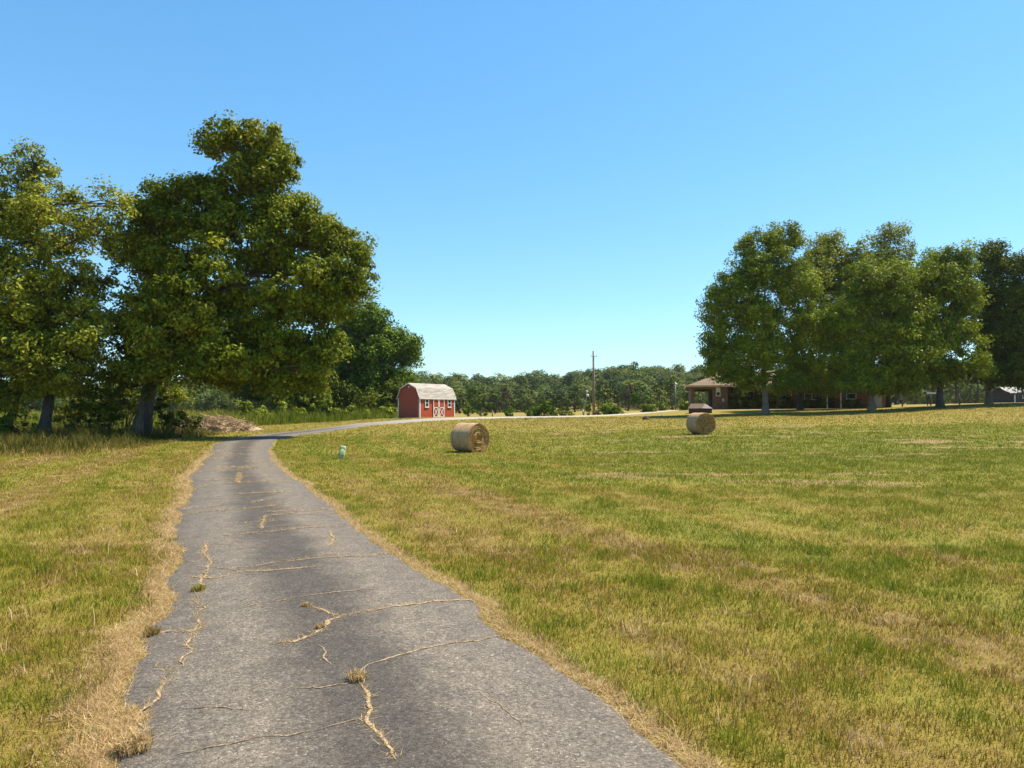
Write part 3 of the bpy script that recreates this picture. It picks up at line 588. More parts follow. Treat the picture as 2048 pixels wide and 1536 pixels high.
tree('maple_tree', gbase(2062, 66), [(2040,530,28,34),(2075,520,40,40),(2050,590,44,50),(2090,600,50,60),(2045,670,46,54),(2085,700,54,56),(2050,745,44,34)],
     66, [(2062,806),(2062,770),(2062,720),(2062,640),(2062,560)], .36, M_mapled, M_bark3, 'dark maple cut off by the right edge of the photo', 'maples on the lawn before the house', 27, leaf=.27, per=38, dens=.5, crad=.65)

# shrubs
def shrub(name, px, Y, lobes, leafm, label, group, seed, leaf=.16, per=34, dens=1.3, crad=.28, cat='shrub'):
    b = gbase(px, Y); base = np.array(b); S = Y/F; r = random.Random(seed); lb = []
    for (qx, qy, rx, rz) in lobes:
        p = at(qx, qy, Y)-base; p[1] += r.uniform(-.4, .4)*rx*S; lb.append((p, rx*S, rx*S*1.0, rz*S, 1.0))
    t = empty(name, b, label=label, cat=cat, group=group); C, Rr, own = lobe_clusters(lb, dens*1.8, crad, seed, .5)
    C[:, 2] = np.maximum(C[:, 2], .10)
    V, Fq, ti = leaf_cloud(C, Rr, per, leaf, np.repeat(np.mean([l[0] for l in lb], 0)[None], len(C)*per, 0), seed)
    np_mesh('foliage', V, [Fq], leafm, t, attrs={'tint': ti, 'dry': np.full(len(ti), .5)})
    mb = MB()
    for k in range(0, len(C), max(1, len(C)//14)): limb(mb, (C[k][0]*.1, C[k][1]*.1, -.08), C[k], .03, .008, seed+k, 0, 4, 5)
    mb.build('stem', M_bark3, t, shade=True); return t
GH = 'shrubs in the left hedgerow'
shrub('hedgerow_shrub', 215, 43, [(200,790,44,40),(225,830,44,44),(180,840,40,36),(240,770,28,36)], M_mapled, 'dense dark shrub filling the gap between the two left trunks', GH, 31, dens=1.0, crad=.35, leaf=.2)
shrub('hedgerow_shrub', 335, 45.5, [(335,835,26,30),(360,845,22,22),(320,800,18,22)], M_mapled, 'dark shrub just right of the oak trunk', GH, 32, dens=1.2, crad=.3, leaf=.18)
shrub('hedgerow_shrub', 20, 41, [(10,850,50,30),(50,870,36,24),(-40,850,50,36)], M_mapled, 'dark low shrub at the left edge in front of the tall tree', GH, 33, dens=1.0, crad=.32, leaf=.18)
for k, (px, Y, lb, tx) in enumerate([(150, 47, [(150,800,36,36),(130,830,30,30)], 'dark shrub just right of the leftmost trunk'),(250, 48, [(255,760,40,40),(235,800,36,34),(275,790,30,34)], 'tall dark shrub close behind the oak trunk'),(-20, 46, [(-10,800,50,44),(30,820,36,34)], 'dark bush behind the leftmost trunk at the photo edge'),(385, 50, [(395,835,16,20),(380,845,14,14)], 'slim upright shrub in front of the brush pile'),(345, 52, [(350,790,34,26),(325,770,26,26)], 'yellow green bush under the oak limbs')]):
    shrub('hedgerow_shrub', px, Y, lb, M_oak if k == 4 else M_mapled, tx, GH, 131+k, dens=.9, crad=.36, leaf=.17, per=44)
shrub('ivy', 292, 43.2, [(298,770,20,40),(305,730,24,30),(318,700,24,24)], M_green, 'green ivy climbing the upper trunk of the oak', GH, 34, dens=1.5, crad=.25, leaf=.16, cat='ivy')
GR = 'bushes along the far driveway'
for k, (px, Y, lb, m_, tx) in enumerate([
 (1222, 82, [(1222,818,22,13),(1208,824,14,9),(1238,824,12,9)], M_green, 'round dark bush right of the utility pole'),
 (1297, 80, [(1297,820,18,10),(1290,812,9,6),(1305,812,8,6)], M_wood2, 'bright yellow green bush standing against the pale drive'),
 (1325, 84, [(1325,816,13,8),(1322,808,7,5)], M_wood2, 'small bright bush just right of the bigger bright one'),
 (937, 92, [(937,824,12,9),(937,816,6,5)], M_green, 'small cone shaped bush nearest the right end of the shed'),
 (1018, 94, [(1018,825,12,10),(1020,818,8,7)], M_green, 'round bush midway between shed and pole'),
 (1084, 98, [(1080,820,24,15),(1090,806,14,12),(1062,826,14,9),(1108,826,14,9)], M_green, 'largest dark bush in the row between shed and pole'),
 (1130, 98, [(1126,824,10,9),(1138,828,8,6)], M_green, 'low bush just left of the leaning lamp pole'),
 (1372, 96, [(1370,808,13,12),(1362,814,9,8)], M_wood2, 'bright bush beside the left corner of the house'),
 (1195, 88, [(1193,825,7,8)], M_dead, 'small reddish bush at the foot of the utility pole'),
 (1178, 92, [(1178,818,7,16)], M_wood2, 'narrow upright bush behind the leaning lamp pole'),
 (960, 110, [(960,826,5,4),(972,828,4,3)], M_green, 'tiny pair of low bushes in the far pasture')]):
    shrub('bush', px, Y, lb, m_, tx, GR, 41+k, leaf=.28, per=26, dens=1.1, crad=.35, cat='bush')
shrub('bush', 775, 76, [(775,822,16,11),(762,826,10,8),(790,824,8,8)], M_weed, 'pale green bush against the left wall of the shed', 'green weeds before the dark trees', 60, leaf=.26, per=26, dens=1.1, crad=.3, cat='bush')
for k, (px, py, rx, rz, tx) in enumerate([(600,824,16,8,'low bright weed patch between the brush pile and the plumes'),(520,822,16,9,'low bright weed patch touching the right end of the brush pile'),(675,824,12,9,'low weed patch just right of the tall plume'),(735,826,14,7,'low weed patch nearest the pale bush by the shed'),(655,808,9,24,'tall slender weed plume, highest of the green weeds'),(562,815,12,14,'rounded green weed clump right of the brush pile'),(625,820,8,14,'short upright weed just left of the tall plume'),(640,812,12,10,'arching green weed beside the tall plume'),(700,822,12,10,'low weed clump under the rounded dark tree'),(490,812,14,12,'leafy green weed clump right behind the brush pile')]):
    shrub('tall_weed', px, 72, [(px,py,rx,rz),(px,py+6,rx*.8,rz*.8)], M_weed, tx, 'green weeds before the dark trees', 70+k, leaf=.26, per=24, dens=1.6, crad=.28, cat='weed')
GHs = 'clipped hedges along the house front'
for k, (px, Y, lb, tx) in enumerate([(1495, 82.7, [(1482,800,20,20),(1512,802,22,18),(1467,798,10,20)], 'tall dark hedge at the left corner of the main house wall'),(1630, 81.5, [(1612,804,16,14),(1642,805,16,13)], 'dark hedge under the double window'),(1710, 80.8, [(1695,808,14,11),(1722,808,14,11)], 'dark hedge right of the house door'),(1560, 82.1, [(1550,802,18,17),(1578,803,18,16)], 'dark hedge behind the leftmost maple trunk')]):
    shrub('hedge', px, Y, lb, M_mapled, tx, GHs, 80+k, leaf=.2, per=30, dens=1.2, crad=.35, cat='hedge')

# ------------------------------------------------------------------ tall grass in the hedgerow and the rough meadow behind
def inpoly(x, y, P): return inside(x, y, np.array(P, float))
hp = [(-70, 24.5), (-19.4, 25.8), (-16.6, 27.2), (-17.0, 31), (-17.9, 36), (-19.5, 43), (-20.6, 51), (-24, 54), (-34, 56), (-80, 56)]
def patch(P, n, seed):
    P = np.array(P); r = np.random.default_rng(seed); x = r.uniform(P[:, 0].min(), P[:, 0].max(), n*3); y = r.uniform(P[:, 1].min(), P[:, 1].max(), n*3); k = inpoly(x, y, P); return x[k][:n], y[k][:n]
x, y = patch(hp, 110000, 3); c = fbm(x*.9, y*.9, 81, 4); e = dist_line(x, y, np.array(hp)[:9])
n = len(x); H = (.16+.55*sstep(.3, .7, c)*sstep(0, 2.2, e))*(.5+.8*rng.random(n))
blades('tall_grass', x, y, H, .016+.02*rng.random(n), .2+.6*rng.random(n), np.clip(.20+1.5*(fbm(x*.7, y*.7, 84, 3)-.45)+.25*sstep(1.5, 0, e), 0, 1), M_tall, 2, label='tall weedy grass under the left hedgerow trees', cat='grass')
mp_ = [(-80, 56), (-30, 55), (-27, 60), (-22, 63), (-15.5, 65.5), (-12, 68.5), (-11.6, 74), (-14, 82), (-40, 92), (-90, 92)]
x, y = patch(mp_, 80000, 4); n = len(x); c = fbm(x*.5, y*.5, 82, 4); e = dist_line(x, y, np.array(mp_)[:7])
H = (.35+.9*sstep(.35, .7, c))*sstep(-.4, 2.0, e)*(.5+.7*rng.random(n))
blades('meadow_grass', x, y, H+.08, .04+.04*rng.random(n), .15+.45*rng.random(n), np.clip(.36+.9*(fbm(x*.3, y*.3, 85, 3)-.5)-.16*sstep(-30, -20, x), 0, 1), M_mead, 2, label='unmown green and gold meadow behind the hedgerow', cat='meadow')

# ------------------------------------------------------------------ woodland
def crown_proto(seed, hgt, wid, nl, leaf, cone=0):
    r = np.random.default_rng(seed); cw = wid*(.30 if cone else .37); lobes = [(np.array([0, 0, hgt*.50]), cw, cw, hgt*.42, 1)]
    for k in range(9):
        a = r.random()*6.28; q = r.uniform(-.2, 1); cr = math.sqrt(max(.05, 1-q*q)); br = wid*r.uniform(.13, .22)
        lobes.append((np.array([math.cos(a)*cr*cw*.8, math.sin(a)*cr*cw*.8, hgt*(.50+.34*q)]), br, br, br*.9, 1.2))
    C, Rr, own = lobe_clusters(lobes, .8, wid*.045, seed, .08); ct = r.random(len(C)); per = max(3, int(nl/len(C)+.5))
    V, Fq, ti = leaf_cloud(C, Rr, per, leaf, np.array([[0, 0, hgt*.5]]), seed, up=.6, out_=1.6, aspect=.8, cl_tint=ct); return V, Fq, ti
PR = [crown_proto(200+k, [13, 11, 15, 12, 10, 14][k], [12, 11, 13, 12, 9.5, 8.5][k], [1150, 1050, 1250, 1100, 900, 900][k], .66, cone=(k == 5)) for k in range(6)]
px_ = []; r = np.random.default_rng(44)
for yy in np.arange(186, 372, 7.6):
    wv = .92*yy+20; xs = np.arange(-wv, wv, 7.0); xs = xs+r.uniform(-2.4, 2.4, len(xs)); 
    for xx in xs: px_.append((xx, yy+r.uniform(-2.4, 2.4)))
px_ = np.array(px_)
# clearing with pale grass on the slope
qx = 1024+F*px_[:, 0]/px_[:, 1]; px_ = px_[~((np.abs(qx-1040) < 22) & (px_[:, 1] < 245) & (px_[:, 1] > 200))]
for yy in (174, 178, 182.5):
    for xx in np.arange(-150, 190, 3.6):
        if fbm(xx*.05, yy*.02, 6, 2) > .40: px_ = np.vstack([px_, [[xx+r.uniform(-1.5, 1.5), yy+r.uniform(-1.5, 1.5)]]])
for nm, m_, sel in (('woodland', M_wood, 0), ('bright_woodland', M_wood2, 1)):
    VV, FF, TT = [], [], []; off = 0
    for q, (xx, yy) in enumerate(px_):
        bright = vnoise(np.array([xx*.03]), np.array([yy*.05]), 7)[0]+.35*hash2(np.array([q]), np.array([3]), 1)[0]+.25*(xx > 40) > .92
        if bright != bool(sel): continue
        k = int(r.integers(0, 6)); V_, F_, T_ = PR[k]; s_ = r.uniform(.30, .52) if yy < 185 else r.uniform(.66, 1.3)*(.50+.32*float(sstep(190, 350, yy))); a = r.uniform(0, 6.28); c_, n_ = math.cos(a), math.sin(a)
        W_ = V_*s_; W_ = np.c_[W_[:, 0]*c_-W_[:, 1]*n_, W_[:, 0]*n_+W_[:, 1]*c_, W_[:, 2]]+np.array([xx, yy, gz(xx, yy)-1.7*s_]); tsh = r.uniform(-.4, .4)
        VV.append(W_); FF.append(F_+off); TT.append(np.clip(T_+tsh, 0, 1)); off += len(W_)
    VV = np.vstack(VV); TT = np.concatenate(TT)
    props(np_mesh(nm, VV, [np.vstack(FF)], m_, attrs={'tint': TT, 'dry': np.full(len(TT), .5)}), ['dense dark green woodland covering the far hills', 'lighter green stands within the woodland on the far hills'][sel], 'woodland', kind='stuff')
# single trees standing in front of the wood
def far_tree(px, Y, hpx, wpx, m_, label, group, seed, cone=0, name='far_tree', leaf=.6):
    b = gbase(px, Y); S = Y/F; hgt = hpx*S; wid = wpx*S; V, Fq, ti = crown_proto(seed, hgt, wid*1.15, 2600, leaf*max(.6, min(1.2, wid/9)), cone)
    t = empty(name, b, label=label, cat='tree', group=group); np_mesh('crown', V, [Fq], m_, t, attrs={'tint': ti, 'dry': np.full(len(ti), .5)})
    mb = MB(); limb(mb, (0, 0, -.2), (0, 0, hgt*.75), .25, .06, seed, 0, 5, 7)
    for k in range(6): a = k*1.05; limb(mb, (0, 0, hgt*(.2+.07*k)), (math.cos(a)*wid*.33, math.sin(a)*wid*.33, hgt*(.4+.07*k)), .1, .02, seed+k, 0, 3, 5)
    mb.build('trunk', M_bark3, t, shade=True)
GF = 'trees along the far wood edge'
for k, q in enumerate([(945,150,60,28,M_green,'dark rounded tree, first right of the shed roof',0),(962,142,48,32,M_wood2,'light green tree beside the dark rounded one right of the shed',0),(990,150,52,34,M_wood,'mid green tree left of the round pasture bush',0),(1012,170,60,22,M_dead,'grey brown thin tree at the wood edge',1),
 (920,160,44,30,M_wood,'low tree showing just over the right end of the shed',0),(1050,180,60,40,M_wood,'rounded tree above the pale clearing',0),(1108,150,44,30,M_wood,'tree behind the largest dark bush',0),(1133,140,40,26,M_wood2,'light green tree left of the leaning lamp pole',0),
 (1150,150,56,30,M_wood,'dark tree directly left of the utility pole',0),(1208,150,66,34,M_wood,'dark tree directly right of the utility pole',0),(1235,150,46,18,M_wood2,'pointed light tree above the round dark bush',1),(1255,150,60,26,M_dead,'brownish tree above the bright bushes',0),(1285,145,44,44,M_green,'broad dark tree right above the bright bushes',0),
 (1320,150,62,34,M_wood2,'bright tree left of the grey lamp pole',0),(1345,155,70,30,M_wood2,'bright tree behind the grey lamp pole',0),(1378,150,50,30,M_wood,'tree showing beside the left corner of the house',0),
 (1405,140,72,36,M_wood2,'yellow green tree rising over the porch roof',0)]): far_tree(q[0], q[1], q[2], q[3], q[4], q[5], GF, 300+k, q[6])
GB = 'trees beyond the right fence'
for k, q in enumerate([(1790,125,64,50,M_wood2,'bright bushy tree behind the shaded garage end'),(1830,120,74,54,M_wood2,'yellow green tree left of the forked maple'),(1870,130,84,50,M_wood,'tree right behind the forked maple'),(1912,118,66,40,M_wood2,'bright tree with a thin pale stem, right of the forked maple'),(1950,125,80,46,M_wood2,'light tree between the two right maples'),
 (1995,135,84,50,M_wood,'mid green tree behind the second maple from the right'),(2050,130,84,56,M_wood,'tree above the far white roof'),(1740,130,70,50,M_wood,'tree rising behind the right half of the house roof')]): far_tree(q[0], q[1], q[2], q[3], q[4], q[5], GB, 330+k, 0)
GL = 'distant trees seen under the left hedgerow'
for k, q in enumerate([(165,190,52,60,M_wood,'blue green distant tree seen right of the leftmost trunk'),(225,200,52,56,M_wood,'distant tree seen just left of the oak trunk'),(345,190,56,50,M_wood,'distant tree seen right of the oak trunk'),(395,185,54,50,M_wood,'distant tree above the brush pile'),(40,180,60,70,M_wood,'distant tree seen at the left edge')]): far_tree(q[0], q[1], q[2], q[3], q[4], q[5], GL, 350+k, 0)

# ------------------------------------------------------------------ red shed
def paint(name, c, c2, rough=.55): return simple(name, c, c2, 5, rough, .08, .004)
M_red = paint('red_paint', (.40, .060, .020), (.52, .095, .034)); M_white = paint('white_trim', (.74, .70, .66), (.84, .81, .77))
def shingle(name, cols, sx=3.2, sz=6.5):
    m, t, b = mat(name); co = obj_co(t); br = N(t, 'ShaderNodeTexBrick', i_Scale=1.0); br.offset = .5
    br.inputs['Brick Width'].default_value = .33; br.inputs['Row Height'].default_value = .15; br.inputs['Mortar Size'].default_value = .006
    br.inputs['Color1'].default_value = (*cols[0], 1); br.inputs['Color2'].default_value = (*cols[1], 1); br.inputs['Mortar'].default_value = (*[c*.45 for c in cols[0]], 1)
    sep = N(t, 'ShaderNodeSeparateXYZ'); t.links.new(co, sep.inputs[0]); cb = N(t, 'ShaderNodeCombineXYZ'); t.links.new(sep.outputs[0], cb.inputs[0])
    zz = math_(t, 'ADD', sep.outputs[2], sep.outputs[1]); t.links.new(zz, cb.inputs[1]); t.links.new(cb.outputs[0], br.inputs['Vector'])
    mp = N(t, 'ShaderNodeMapping'); mp.inputs['Scale'].default_value = (.35, 3, 3); t.links.new(co, mp.inputs[0])
    nz = noise(t, 2.5, 5, .65, mp.outputs[0]); c = mixc(t, br.outputs[0], ramp(t, [(.35, (.62, .58, .56)), (.65, (1.1, 1.1, 1.1))], nz).outputs[0], 1.0, 'MULTIPLY')
    t.links.new(c, b.inputs['Base Color']); b.inputs['Roughness'].default_value = .9; bump(t, b, br.outputs[1], -.4, .01); return m
M_shroof = shingle('pale_shingle', ((.41, .38, .34), (.51, .475, .43)))
M_glass = simple('window_glass', (.02, .025, .028), (.045, .05, .055), 2, .08, 0)
def shed():
    W, L, he, hb, hr = 2.95, 5.05, 1.97, 2.88, 3.34
    ang = R(53); p = hit(839.5, 835.5, 60, 80); Yc = 68.0; x0 = (839.5-1024)/F*Yc
    zs = gz(x0-.5, Yc+2)
    t = empty('garden_shed', (x0, Yc, zs), ang, label='red barn style shed with white trim and pale gambrel roof', cat='shed')
    # local: +x along the front, +y back (the gable end lies on x=0)
    prof = [(0, he), (.148*W, hb), (W/2, hr), (W*(1-.148), hb), (W, he)]
    mb = MB(); z0 = -.15
    mb.prism([(0, z0)]+prof+[(W, z0)], .02, L-.02, 0)
    zc = z0
    def wd(z):
        if z <= he: return 0, W
        if z <= hb: f = (z-he)/(hb-he)*.148*W; return f, W-f
        f = .148*W+(z-hb)/(hr-hb)*(W/2-.148*W); return f, W-f
    h = .20
    while zc < hr-.02:                                    # lapped boards on both gable ends
        z1 = min(zc+h, hr); a0, b0 = wd(zc); a1, b1 = wd(z1-1e-4)
        for xf, s_ in ((0, -1), (L, 1)):
            xi, xo = xf-s_*.01, xf+s_*.022
            mb.face([(xo, a0, zc), (xo, b0, zc), (xf+s_*.004, b1, z1), (xf+s_*.004, a1, z1)] if s_ > 0 else [(xo, b0, zc), (xo, a0, zc), (xf+s_*.004, a1, z1), (xf+s_*.004, b1, z1)])
            mb.face([(xi, a0, zc), (xo, a0, zc), (xo, b0, zc), (xi, b0, zc)])
        if zc < he:
            z2 = min(z1, he)
            for yf, s_ in ((0, -1), (W, 1)):
                yo, yi = yf+s_*.022, yf-s_*.01
                mb.face([(0, yo, zc), (L, yo, zc), (L, yf+s_*.004, z2), (0, yf+s_*.004, z2)]); mb.face([(0, yi, zc), (L, yi, zc), (L, yo, zc), (0, yo, zc)])
        zc += h
    mb.build('wall', M_red, t)
    # roof shell with overhang
    ov = .12; P = [(-.13, he-.10), (.148*W-.06, hb+.03), (W/2, hr+.06), (W*(1-.148)+.06, hb+.03), (W+.13, he-.10)]
    Q = [(y, z-.06) for y, z in P]; mb = MB()
    for k in range(4):
        poly = [P[k], P[k+1], Q[k+1], Q[k]]; mb.prism(poly, -ov, L+ov, 0)
    mb.build('roof', M_shroof, t)
    mb = MB()
    for xf in (-ov-.035, L+ov+.005):
        for k in range(4):
            a, b = P[k], P[k+1]; mb.prism([(a[0], a[1]+.012), (b[0], b[1]+.012), (b[0], b[1]-.11), (a[0], a[1]-.11)], xf, xf+.03, 0)
    mb.box(-ov, L+ov, -.155, -.132, he-.17, he-.045); mb.box(-ov, L+ov, W+.132, W+.155, he-.17, he-.045)
    mb.build('roof_trim', M_white, t)
    for x in (0, L):
        for y in (0, W):
            mb = MB()
            sx = -1 if x == 0 else 1; sy = -1 if y == 0 else 1
            mb.box(min(x+sx*.04, x-sx*.09), max(x+sx*.04, x-sx*.09), min(y+sy*.04, y+sy*.025), max(y+sy*.04, y+sy*.025), z0, he-.06)
            mb.box(min(x+sx*.04, x+sx*.025), max(x+sx*.04, x+sx*.025), min(y+sy*.024, y-sy*.09), max(y+sy*.024, y-sy*.09), z0, he-.06)
            mb.build('corner_trim', M_white, t)
    for u in (.95, 4.22):
        mb = MB(); y = -.05; a, b = u-.27, u+.27; z1, z2 = 1.0, 1.84
        mb.box(a, a+.08, y-.03, y+.03, z1, z2).box(b-.08, b, y-.03, y+.03, z1, z2).box(a+.08, b-.08, y-.03, y+.03, z1, z1+.08).box(a+.08, b-.08, y-.03, y+.03, z2-.08, z2).box(a+.08, b-.08, y-.02, y+.03, 1.40, 1.45).box(a-.03, b+.03, y-.05, y+.02, z1-.04, z1-.002)
        fr = mb.build('window', M_white, t); g = MB().box(a+.075, b-.075, y, y+.012, z1+.07, z2-.07).build('pane', M_glass, fr)
    for (a, b) in ((1.83, 2.64), (2.65, 3.46)):
        d = MB().box(a+.02, b-.02, -.055, -.024, .02, 1.86).build('door', M_red, t); mb = MB(); y0, y1 = -.085, -.056
        mb.box(a, a+.09, y0, y1, 0, 1.88).box(b-.09, b, y0, y1, 0, 1.88).box(a+.09, b-.09, y0, y1, 0, .09).box(a+.09, b-.09, y0, y1, .92, 1.01)
        mb.beam((a+.1, y0+.012, .10), (b-.1, y0+.012, .91), .07, .022, (0, 1, 0)); mb.beam((b-.1, y0+.010, .10), (a+.1, y0+.010, .91), .07, .022, (0, 1, 0))
        cx = (a+b)/2; rr = (b-a)/2-.09; n = 8                                 # arched head
        for k in range(n):
            t0, t1 = math.pi*k/n, math.pi*(k+1)/n
            q = [(cx-rr*math.cos(t0), 1.60+.19*math.sin(t0)), (cx-rr*math.cos(t1), 1.60+.19*math.sin(t1)), (cx-rr*math.cos(t1), 1.88), (cx-rr*math.cos(t0), 1.88)]
            mb.prism(q, y0, y1, 1)
        mb.build('door_frame', M_white, d)
        MB().box(a+(.75 if a < 2.5 else .09)-.0, a+(.79 if a < 2.5 else .13), y0-.03, y0, .93, 1.06).build('handle', M_glass, d)
    mb = MB(); mb.prism([(W/2+.12*math.cos(k*math.pi/4), 3.02+.09*math.sin(k*math.pi/4)) for k in range(8)], -.05, -.025, 0); mb.build('gable_vent', M_white, t)
    MB().box(4.68, 4.79, -.10, -.05, 1.36, 1.42).build('wall_light', M_white, t)
shed()

# ------------------------------------------------------------------ brick house
def brickm():
    m, t, b = mat('red_brick'); co = obj_co(t); br = N(t, 'ShaderNodeTexBrick', i_Scale=1.0)
    br.inputs['Brick Width'].default_value = .22; br.inputs['Row Height'].default_value = .075; br.inputs['Mortar Size'].default_value = .008
    br.inputs['Color1'].default_value = (.20, .078, .032, 1); br.inputs['Color2'].default_value = (.28, .120, .050, 1); br.inputs['Mortar'].default_value = (.24, .18, .13, 1)
    sep = N(t, 'ShaderNodeSeparateXYZ'); t.links.new(co, sep.inputs[0]); cb = N(t, 'ShaderNodeCombineXYZ'); t.links.new(math_(t, 'ADD', sep.outputs[0], sep.outputs[1]), cb.inputs[0]); t.links.new(sep.outputs[2], cb.inputs[1]); t.links.new(cb.outputs[0], br.inputs['Vector'])
    nz = noise(t, 1.2, 4, .6, co); c = mixc(t, br.outputs[0], ramp(t, [(.3, (.75, .75, .75)), (.7, (1.15, 1.15, 1.15))], nz).outputs[0], 1.0, 'MULTIPLY')
    t.links.new(c, b.inputs['Base Color']); b.inputs['Roughness'].default_value = .9; bump(t, b, br.outputs[1], -.3, .006); return m
M_brick = brickm(); M_roof = shingle('brown_shingle', ((.20, .14, .085), (.27, .195, .125)))
M_fascia = paint('tan_fascia', (.60, .42, .22), (.70, .52, .30)); M_wframe = paint('window_white', (.72, .72, .70), (.82, .82, .80)); M_dark = simple('dark_timber', (.03, .022, .018), (.07, .05, .04), 8, .7); M_garage = paint('grey_panel', (.36, .37, .35), (.46, .47, .44))
def house():
    rz = -math.atan2(.208, .978); x0, Y0 = 21.5, 84.0; zb = 1.87
    t = empty('brick_house', (x0, Y0, zb), rz, label='low brick ranch house with brown hip roof behind the maples', cat='house')
    L, D, H = 21.8, 8.6, 2.72; zf = -.5; mb = MB()
    mb.box(0, .38, 0, D, zf, H); mb.box(2.47, 4.24, 0, .28, zf, H); mb.box(2.47, 2.75, .28, D, zf, H)     # carport walls
    mb.box(3.96, 4.24, .28, 1.2, zf, H)
    mb.box(4.24, L, 1.2, 1.48, zf, H); mb.box(L-.28, L, 1.48, D-.28, zf, H); mb.box(2.75, L, D-.28, D, zf, H); mb.box(.38, 2.47, 0, .2, 2.35, H); mb.box(.38, 2.47, D-.2, D, 2.3, H)
    mb.build('wall', M_brick, t)
    MB().box(.38, 2.47, .2, D-.2, H-.12, H-.04).build('porch_ceiling', M_dark, t)
    MB().box(.38, 2.47, .02, D-.02, -.06, .03).build('porch_floor', M_garage, t)
    ov = .55; a, b, c, d = -ov, L+ov, -ov, D+ov; hw = (d-c)/2; zr = H+.02+hw*.39; ym = (c+d)/2; z1 = H+.02; th = .07
    mb = MB(); A_, B_, C_, D_ = (a, c, z1), (b, c, z1), (b, d, z1), (a, d, z1); E_, F_ = (a+hw, ym, zr), (b-hw, ym, zr)
    for f in ((A_, B_, F_, E_), (B_, C_, F_), (C_, D_, E_, F_), (D_, A_, E_)):
        mb.face([(p[0], p[1], p[2]+th) for p in f])
    mb.face([(p[0], p[1], p[2]) for p in (A_, D_, C_, B_)])
    mb.build('roof', M_roof, t)
    mb = MB(); mb.box(a-.03, b+.03, c-.03, c-.002, z1-.13, z1+.08).box(a-.03, b+.03, d+.002, d+.03, z1-.13, z1+.08).box(a-.03, a-.002, c, d, z1-.13, z1+.08).box(b+.002, b+.03, c, d, z1-.13, z1+.08)
    mb.build('fascia', M_fascia, t)
    MB().box(a-.16, a-.03, c-.13, c+.6, z1-.02, z1+.10).build('gutter_end', M_wframe, t)
    def window(u, y, w_, z0_, z1_, n=1):
        mb = MB(); a_, b_ = u-w_/2, u+w_/2; f = .07; ya, yb = y-.05, y-.003
        mb.box(a_-f, a_, ya, yb, z0_, z1_).box(b_, b_+f, ya, yb, z0_, z1_).box(a_-f, b_+f, ya, yb, z1_, z1_+f).box(a_-f-.05, b_+f+.05, ya-.06, yb, z0_-.09, z0_-.002)
        for k in range(1, n): q = a_+(b_-a_)*k/n; mb.box(q-.05, q+.05, ya, yb, z0_, z1_)
        mb.box(a_, b_, ya+.01, yb, (z0_+z1_)/2-.025, (z0_+z1_)/2+.025)
        fr = mb.build('window', M_wframe, t); MB().box(a_+.002, b_-.002, ya+.02, yb-.005, z0_+.002, z1_-.002).build('pane', M_glass, fr)
        return fr
    fr = window(3.12, 0, .36, 1.62, 2.50); MB().box(2.96, 3.28, -.045, -.035, 2.0, 2.49).build('blind', M_wframe, fr)
    window(6.7, 1.2, 1.1, 1.1, 2.1); window(10.9, 1.2, 1.2, 1.1, 2.1); window(13.8, 1.2, 1.5, 1.15, 2.4, 2); window(18.1, 1.2, .95, 1.2, 2.4)
    dr = MB().box(15.35, 16.25, 1.14, 1.197, 0, 2.1).build('door', M_dark, t); MB().tube([(16.12, 1.12, 1.0), (16.12, 1.06, 1.0)], .03).build('handle', M_wframe, dr)
    MB().box(15.9-.75, 15.9-.62, -.1, .03, 0, H).build('porch_post', M_wframe, t); MB().box(16.62, 16.75, -.1, .03, 0, H).build('porch_post', M_wframe, t)
    MB().box(20.15, 21.35, 1.15, 1.197, 0, 2.2).build('garage_door', M_garage, t)
    mb = MB(); mb.tube([(3.68, -.06, H-.1), (3.68, -.06, .15), (3.70, -.25, .05)], .045, 8); mb.build('downspout', M_bark2, t, shade=True)
    MB().box(3.60, 3.78, -.13, -.012, .9, 1.22).build('meter_box', M_wframe, t)
    MB().box(14.6, 17.2, -1.6, 1.14, -.35, -.01).build('porch_step', M_garage, t)
house()

def well_house():
    Y = 71.0; x = (1400-1024)/F*Y; z = gz(x, Y); t = empty('well_house', (x, Y, z), R(-14), label='low dark brown box with a pitched lid behind the right hay bale', cat='well house')
    w_, d_ = 2.25, 1.6; MB().box(-w_/2, w_/2, -d_/2, d_/2, -.2, .48).build('wall', simple('brown_stain', (.075, .035, .025), (.12, .06, .04), 6, .7), t)
    o = .1; mb = MB(); k = .46
    mb.face([(-w_/2-o, -d_/2-o, k), (.15, -d_/2-o, k+.02), (.5, 0, k+.50), (-.9, 0, k+.50)]); mb.face([(-w_/2-o, d_/2+o, k), (-w_/2-o, -d_/2-o, k), (-.9, 0, k+.50)]); mb.face([(w_/2+o, -d_/2-o, k), (w_/2+o, d_/2+o, k), (.5, 0, k+.5)])
    mb.face([(-w_/2-o, d_/2+o, k), (-.9, 0, k+.5), (.5, 0, k+.5), (w_/2+o, d_/2+o, k)]); mb.face([(.15, -d_/2-o, k+.02), (w_/2+o, -d_/2-o, k), (.5, 0, k+.5)]); mb.face([(-w_/2-o, -d_/2-o, k-.03), (-w_/2-o, d_/2+o, k-.03), (w_/2+o, d_/2+o, k-.03), (w_/2+o, -d_/2-o, k-.03)])
    mb.m[4] = 1
    mb.build('roof', [simple('brown_roofing', (.10, .062, .040), (.15, .10, .068), 5, .8), simple('grey_roofing', (.20, .18, .16), (.30, .27, .25), 5, .8)], t)
well_house()

